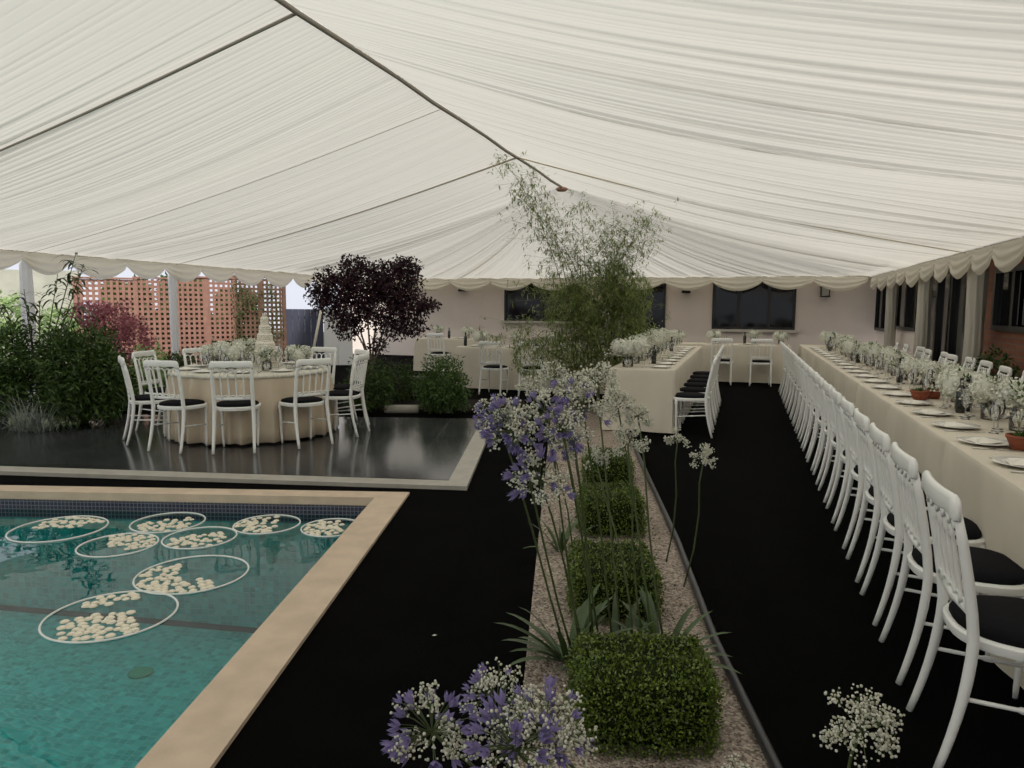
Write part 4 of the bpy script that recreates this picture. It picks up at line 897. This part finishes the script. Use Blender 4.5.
for c_, rad_, n_ in [((-.30,.95),(.30,.42),1000),((.46,1.15),(.26,.7),2600),((-.75,.80),(.50,.32),1700),((.46,.55),(.22,.40),1400),((-.4,1.5),(.36,.40),1200),((.45,1.75),(.35,.35),1300),((0,1.75),(.35,.4),1000)]:
    for _ in range(n_):
        d = rdir(r); p = XD*(c_[0]+d.x*rad_[0])+V((0,d.y*.35,c_[1]+d.z*rad_[1])); dd = V((r.gauss(0,.7), r.gauss(0,.7), r.gauss(-.5,.6))).normalized(); lv.leaf(p, dd, V((0,0,1)), r.uniform(.06,.11), .016, .15)
lv.build('foliage', M['bamboo'], t)
# ------------------------------------------------------------------ garden beyond the eave
def lattice(name, p0, p1, h, lab, m, cell=.115, bw=.058, posts=2, group=None, z0=0.0):
    p0, p1 = V(p0), V(p1); p0.z = p1.z = 0; d = p1-p0; L = d.length; rz = math.atan2(d.y, d.x); t = empty(name, p0, rz); tag(t, lab, 'lattice fence', group)
    b = MB(); n = int(L/cell)
    for i in range(n+1): b.box((i*L/n, 0, h/2+z0/2), (bw, .012, h-z0))
    b.build('upright_slats', m, t, smooth=False); b = MB()
    for j in range(int(h/cell)+1): b.box((L/2, .014, z0+j*cell+.02), (L, .012, bw))
    b.build('cross_slats', m, t, smooth=False)
    for k in range(posts):
        b = MB(); b.box((L*k/(posts-1), .03, h/2+.02), (.085,.085,h+.04), bev=.006); b.build('post', m, t, smooth=False)
    b = MB(); b.box((L/2,.02,h+.03),(L+.1,.10,.04)); b.build('cap_rail', m, t, smooth=False)
lattice('lattice_panel', (-14.16,12.40,0), (-13.38,13.30,0), 2.12, 'cedar lattice panel at the garden corner behind the pink acer', M['cedar'], posts=2, group='cedar lattice fence panels')
lattice('lattice_panel', (-13.37,13.31,0), (-12.9,14.0,0), 2.15, 'cedar lattice panel just left of the slim white pole', M['cedar'], posts=2, group='cedar lattice fence panels')
lattice('lattice_panel', (-12.88,14.05,0), (-12.15,15.15,0), 2.2, 'cedar lattice panel just right of the slim white pole', M['cedar'], posts=3, group='cedar lattice fence panels')
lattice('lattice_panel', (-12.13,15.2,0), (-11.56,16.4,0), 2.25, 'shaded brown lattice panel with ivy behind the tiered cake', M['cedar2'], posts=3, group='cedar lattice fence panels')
for j_, (xx, yy, hh, rr_) in enumerate([(-14.35,14.0,1.05,.62),(-13.7,15.1,1.1,.62),(-13.0,16.3,.95,.6)]):
    shrub('garden_shrub', ['dark hedge plant behind the corner lattice panel','dark hedge plant behind the lattice beside the slim white pole','dark hedge plant behind the shaded brown lattice'][j_], 'shrub', V((xx,yy,0)), [((0,0,hh),(rr_,rr_,hh))], 'fern', 9000, .14, .09, 80+j_, 2, shell_=.8)
b = MB(); r = random.Random(8)
for k in range(1500):
    q = r.random(); p = V((-12.2,15.1,0)).lerp(V((-11.62,16.3,0)), q); z = r.uniform(.3,2.15)
    if sin(q*9+1)*.5+sin(z*4+q*3)*.5 < -.25: continue
    b.leaf(p+V((.05+r.random()*.06,-.04-r.random()*.08,z)), rdir(r), rdir(r), .05, .032)
tag(b.build('ivy', M['shrub']), 'dark ivy climbing over the shaded brown lattice', 'ivy', kind='stuff')
# grey boarded fence, white door, leaning pole
def boards(name, p0, p1, h, lab, m, cat, bw=.15):
    p0, p1 = V(p0), V(p1); d = p1-p0; L = d.length; t = empty(name, p0, math.atan2(d.y,d.x)); tag(t, lab, cat); n = max(2,int(L/bw)); b = MB()
    for i in range(n): b.box(((i+.5)*L/n, 0, h/2), (L/n-.008, .03, h), bev=.004)
    b.build('boards', M[m], t, smooth=False); b = MB(); b.box((L/2,.03,h*.2),(L,.03,.08)); b.box((L/2,.03,h*.85),(L,.03,.08)); b.build('rail', M[m], t, smooth=False)
g0 = pt(286,309,19.0); g1 = pt(323,309,19.0); h_ = g0.z; g0.z = g1.z = 0
boards('board_fence', g0, g1, h_, 'slate grey boarded fence right of the lattice', 'greyboard', 'fence')
g2 = pt(323.5,309,19.0); g3 = pt(352,309,19.0); g2.z = g3.z = 0
boards('garden_door', g2, g3, h_, 'white boarded door between grey fence and maple', 'whiteboard', 'door', .3)
a0 = pt(313,352,18.6); a1 = pt(322,305,18.6); b = MB(); dd_ = (a0-a1); a0 = a1+dd_*(a1.z/-dd_.z); b.tube([a0, a1], .035, 10); tag(b.build('leaning_pole', M['swag']), 'slim white pole leaning in front of the grey fence', 'pole')
# pale garden wall and sunlit foliage beyond the leaves
w0 = pt(-60,300,15.5); w1 = pt(80,300,16.2); w0.z = w1.z = 0; d = w1-w0
b = MB(); b.box((w0+w1)/2+V((0,0,1.15)), (d.length,.15,2.3), math.atan2(d.y,d.x)); struct(b.build('wall_garden', M['hedgebg'], smooth=False))
for px, d_, z_, lab, sd in [(8,14.4,1.35,'pale sunlit climbing foliage at the left edge beyond the eave',51),(58,14.8,1.1,'pale sunlit bush in front of the garden wall',52)]:
    c = pt(px,300,d_); c.z = 0; shrub('garden_shrub', lab, 'shrub', c, [((0,0,z_),(.55,.3,.42)),((.1,0,z_-.6),(.6,.3,.5))], 'pale', 1500, .10, .05, sd, 3)
# low planting at the garden edge so the terrace ends in leaves
for i, (px, d_, s_) in enumerate([(-40,10.2,.55),(120,10.6,.35),(180,11.8,.4),(225,12.8,.45)]):
    c = pt(px,384,d_); c.z = 0; shrub('garden_shrub', ['dark bush beyond the left edge of the terrace','low dark shrub between the big bush and the lattice','low dark shrub at the foot of the slim white pole','low dark shrub behind the round table below the lattice'][i], 'shrub', c, [((0,0,s_),(s_,.35,s_))], 'shrub', 2200, .07, .03, 60+i, 3)
# foliage behind the glass-door bay at the right
c = V((2.95,10.2,0)); shrub('garden_shrub', 'dark green shrub below the side window against the brick', 'shrub', c, [((0,0,.55),(.22,.7,.5))], 'shrub', 2200, .06, .03, 71, 3)
# wall lamps
def lamp(x, z, kind, lab):
    t = empty('wall_lamp', (x, WY-.001, z)); tag(t, lab, 'wall lamp', 'black lamps on the pink wall')
    if kind:
        b = MB(); b.box((0,-.02,.0),(.12,.04,.2),bev=.01); b.build('mount', M['frame'], t); b = MB()
        for sx in (-1,1):
            for sy in (-1,1): b.box((sx*.10,-.17+sy*.09,-.0),(.02,.02,.26))
        b.box((0,-.17,-.14),(.24,.22,.03)); b.box((0,-.17,.13),(.26,.24,.03)); b.lathe([(.15,.145),(.02,.22),(.001,.22)], (0,-.17,0), 4); b.build('lantern_frame', M['frame'], t, smooth=False)
        b = MB(); b.box((0,-.17,0),(.17,.15,.22)); b.build('glass', M['lampglass'], t, smooth=False)
    else:
        b = MB(); b.box((0,-.03,0),(.10,.06,.10),bev=.01); b.build('mount', M['frame'], t); b = MB(); b.lathe([(.001,.07),(.05,.065),(.11,.0),(.13,-.07),(.12,-.07),(.001,-.02)], (.04,-.16,0), 20); b.build('lamp_shade', M['frame'], t)
lamp(2.0,2.03,1,'black square lantern on the pink wall right of the three-light window')
lamp(-1.62,2.05,0,'small black hooded lamp left of the three-light window')
lamp(-8.35,2.1,0,'small black hooded lamp on the pink wall beside the maple')
for x,y,l in [(-.72,4.35,'single fallen white petal lying by the gravel bed'),(-1.35,3.0,'single fallen white petal lying on the pool walk carpet')]:
    b = MB(); b.leaf(V((0,0,.004)), V((1,.3,.1)), V((0,0,1)), .025, .015, .1); tag(b.build('petal', M['petal'], loc=(x,y,0)), l, 'petal')
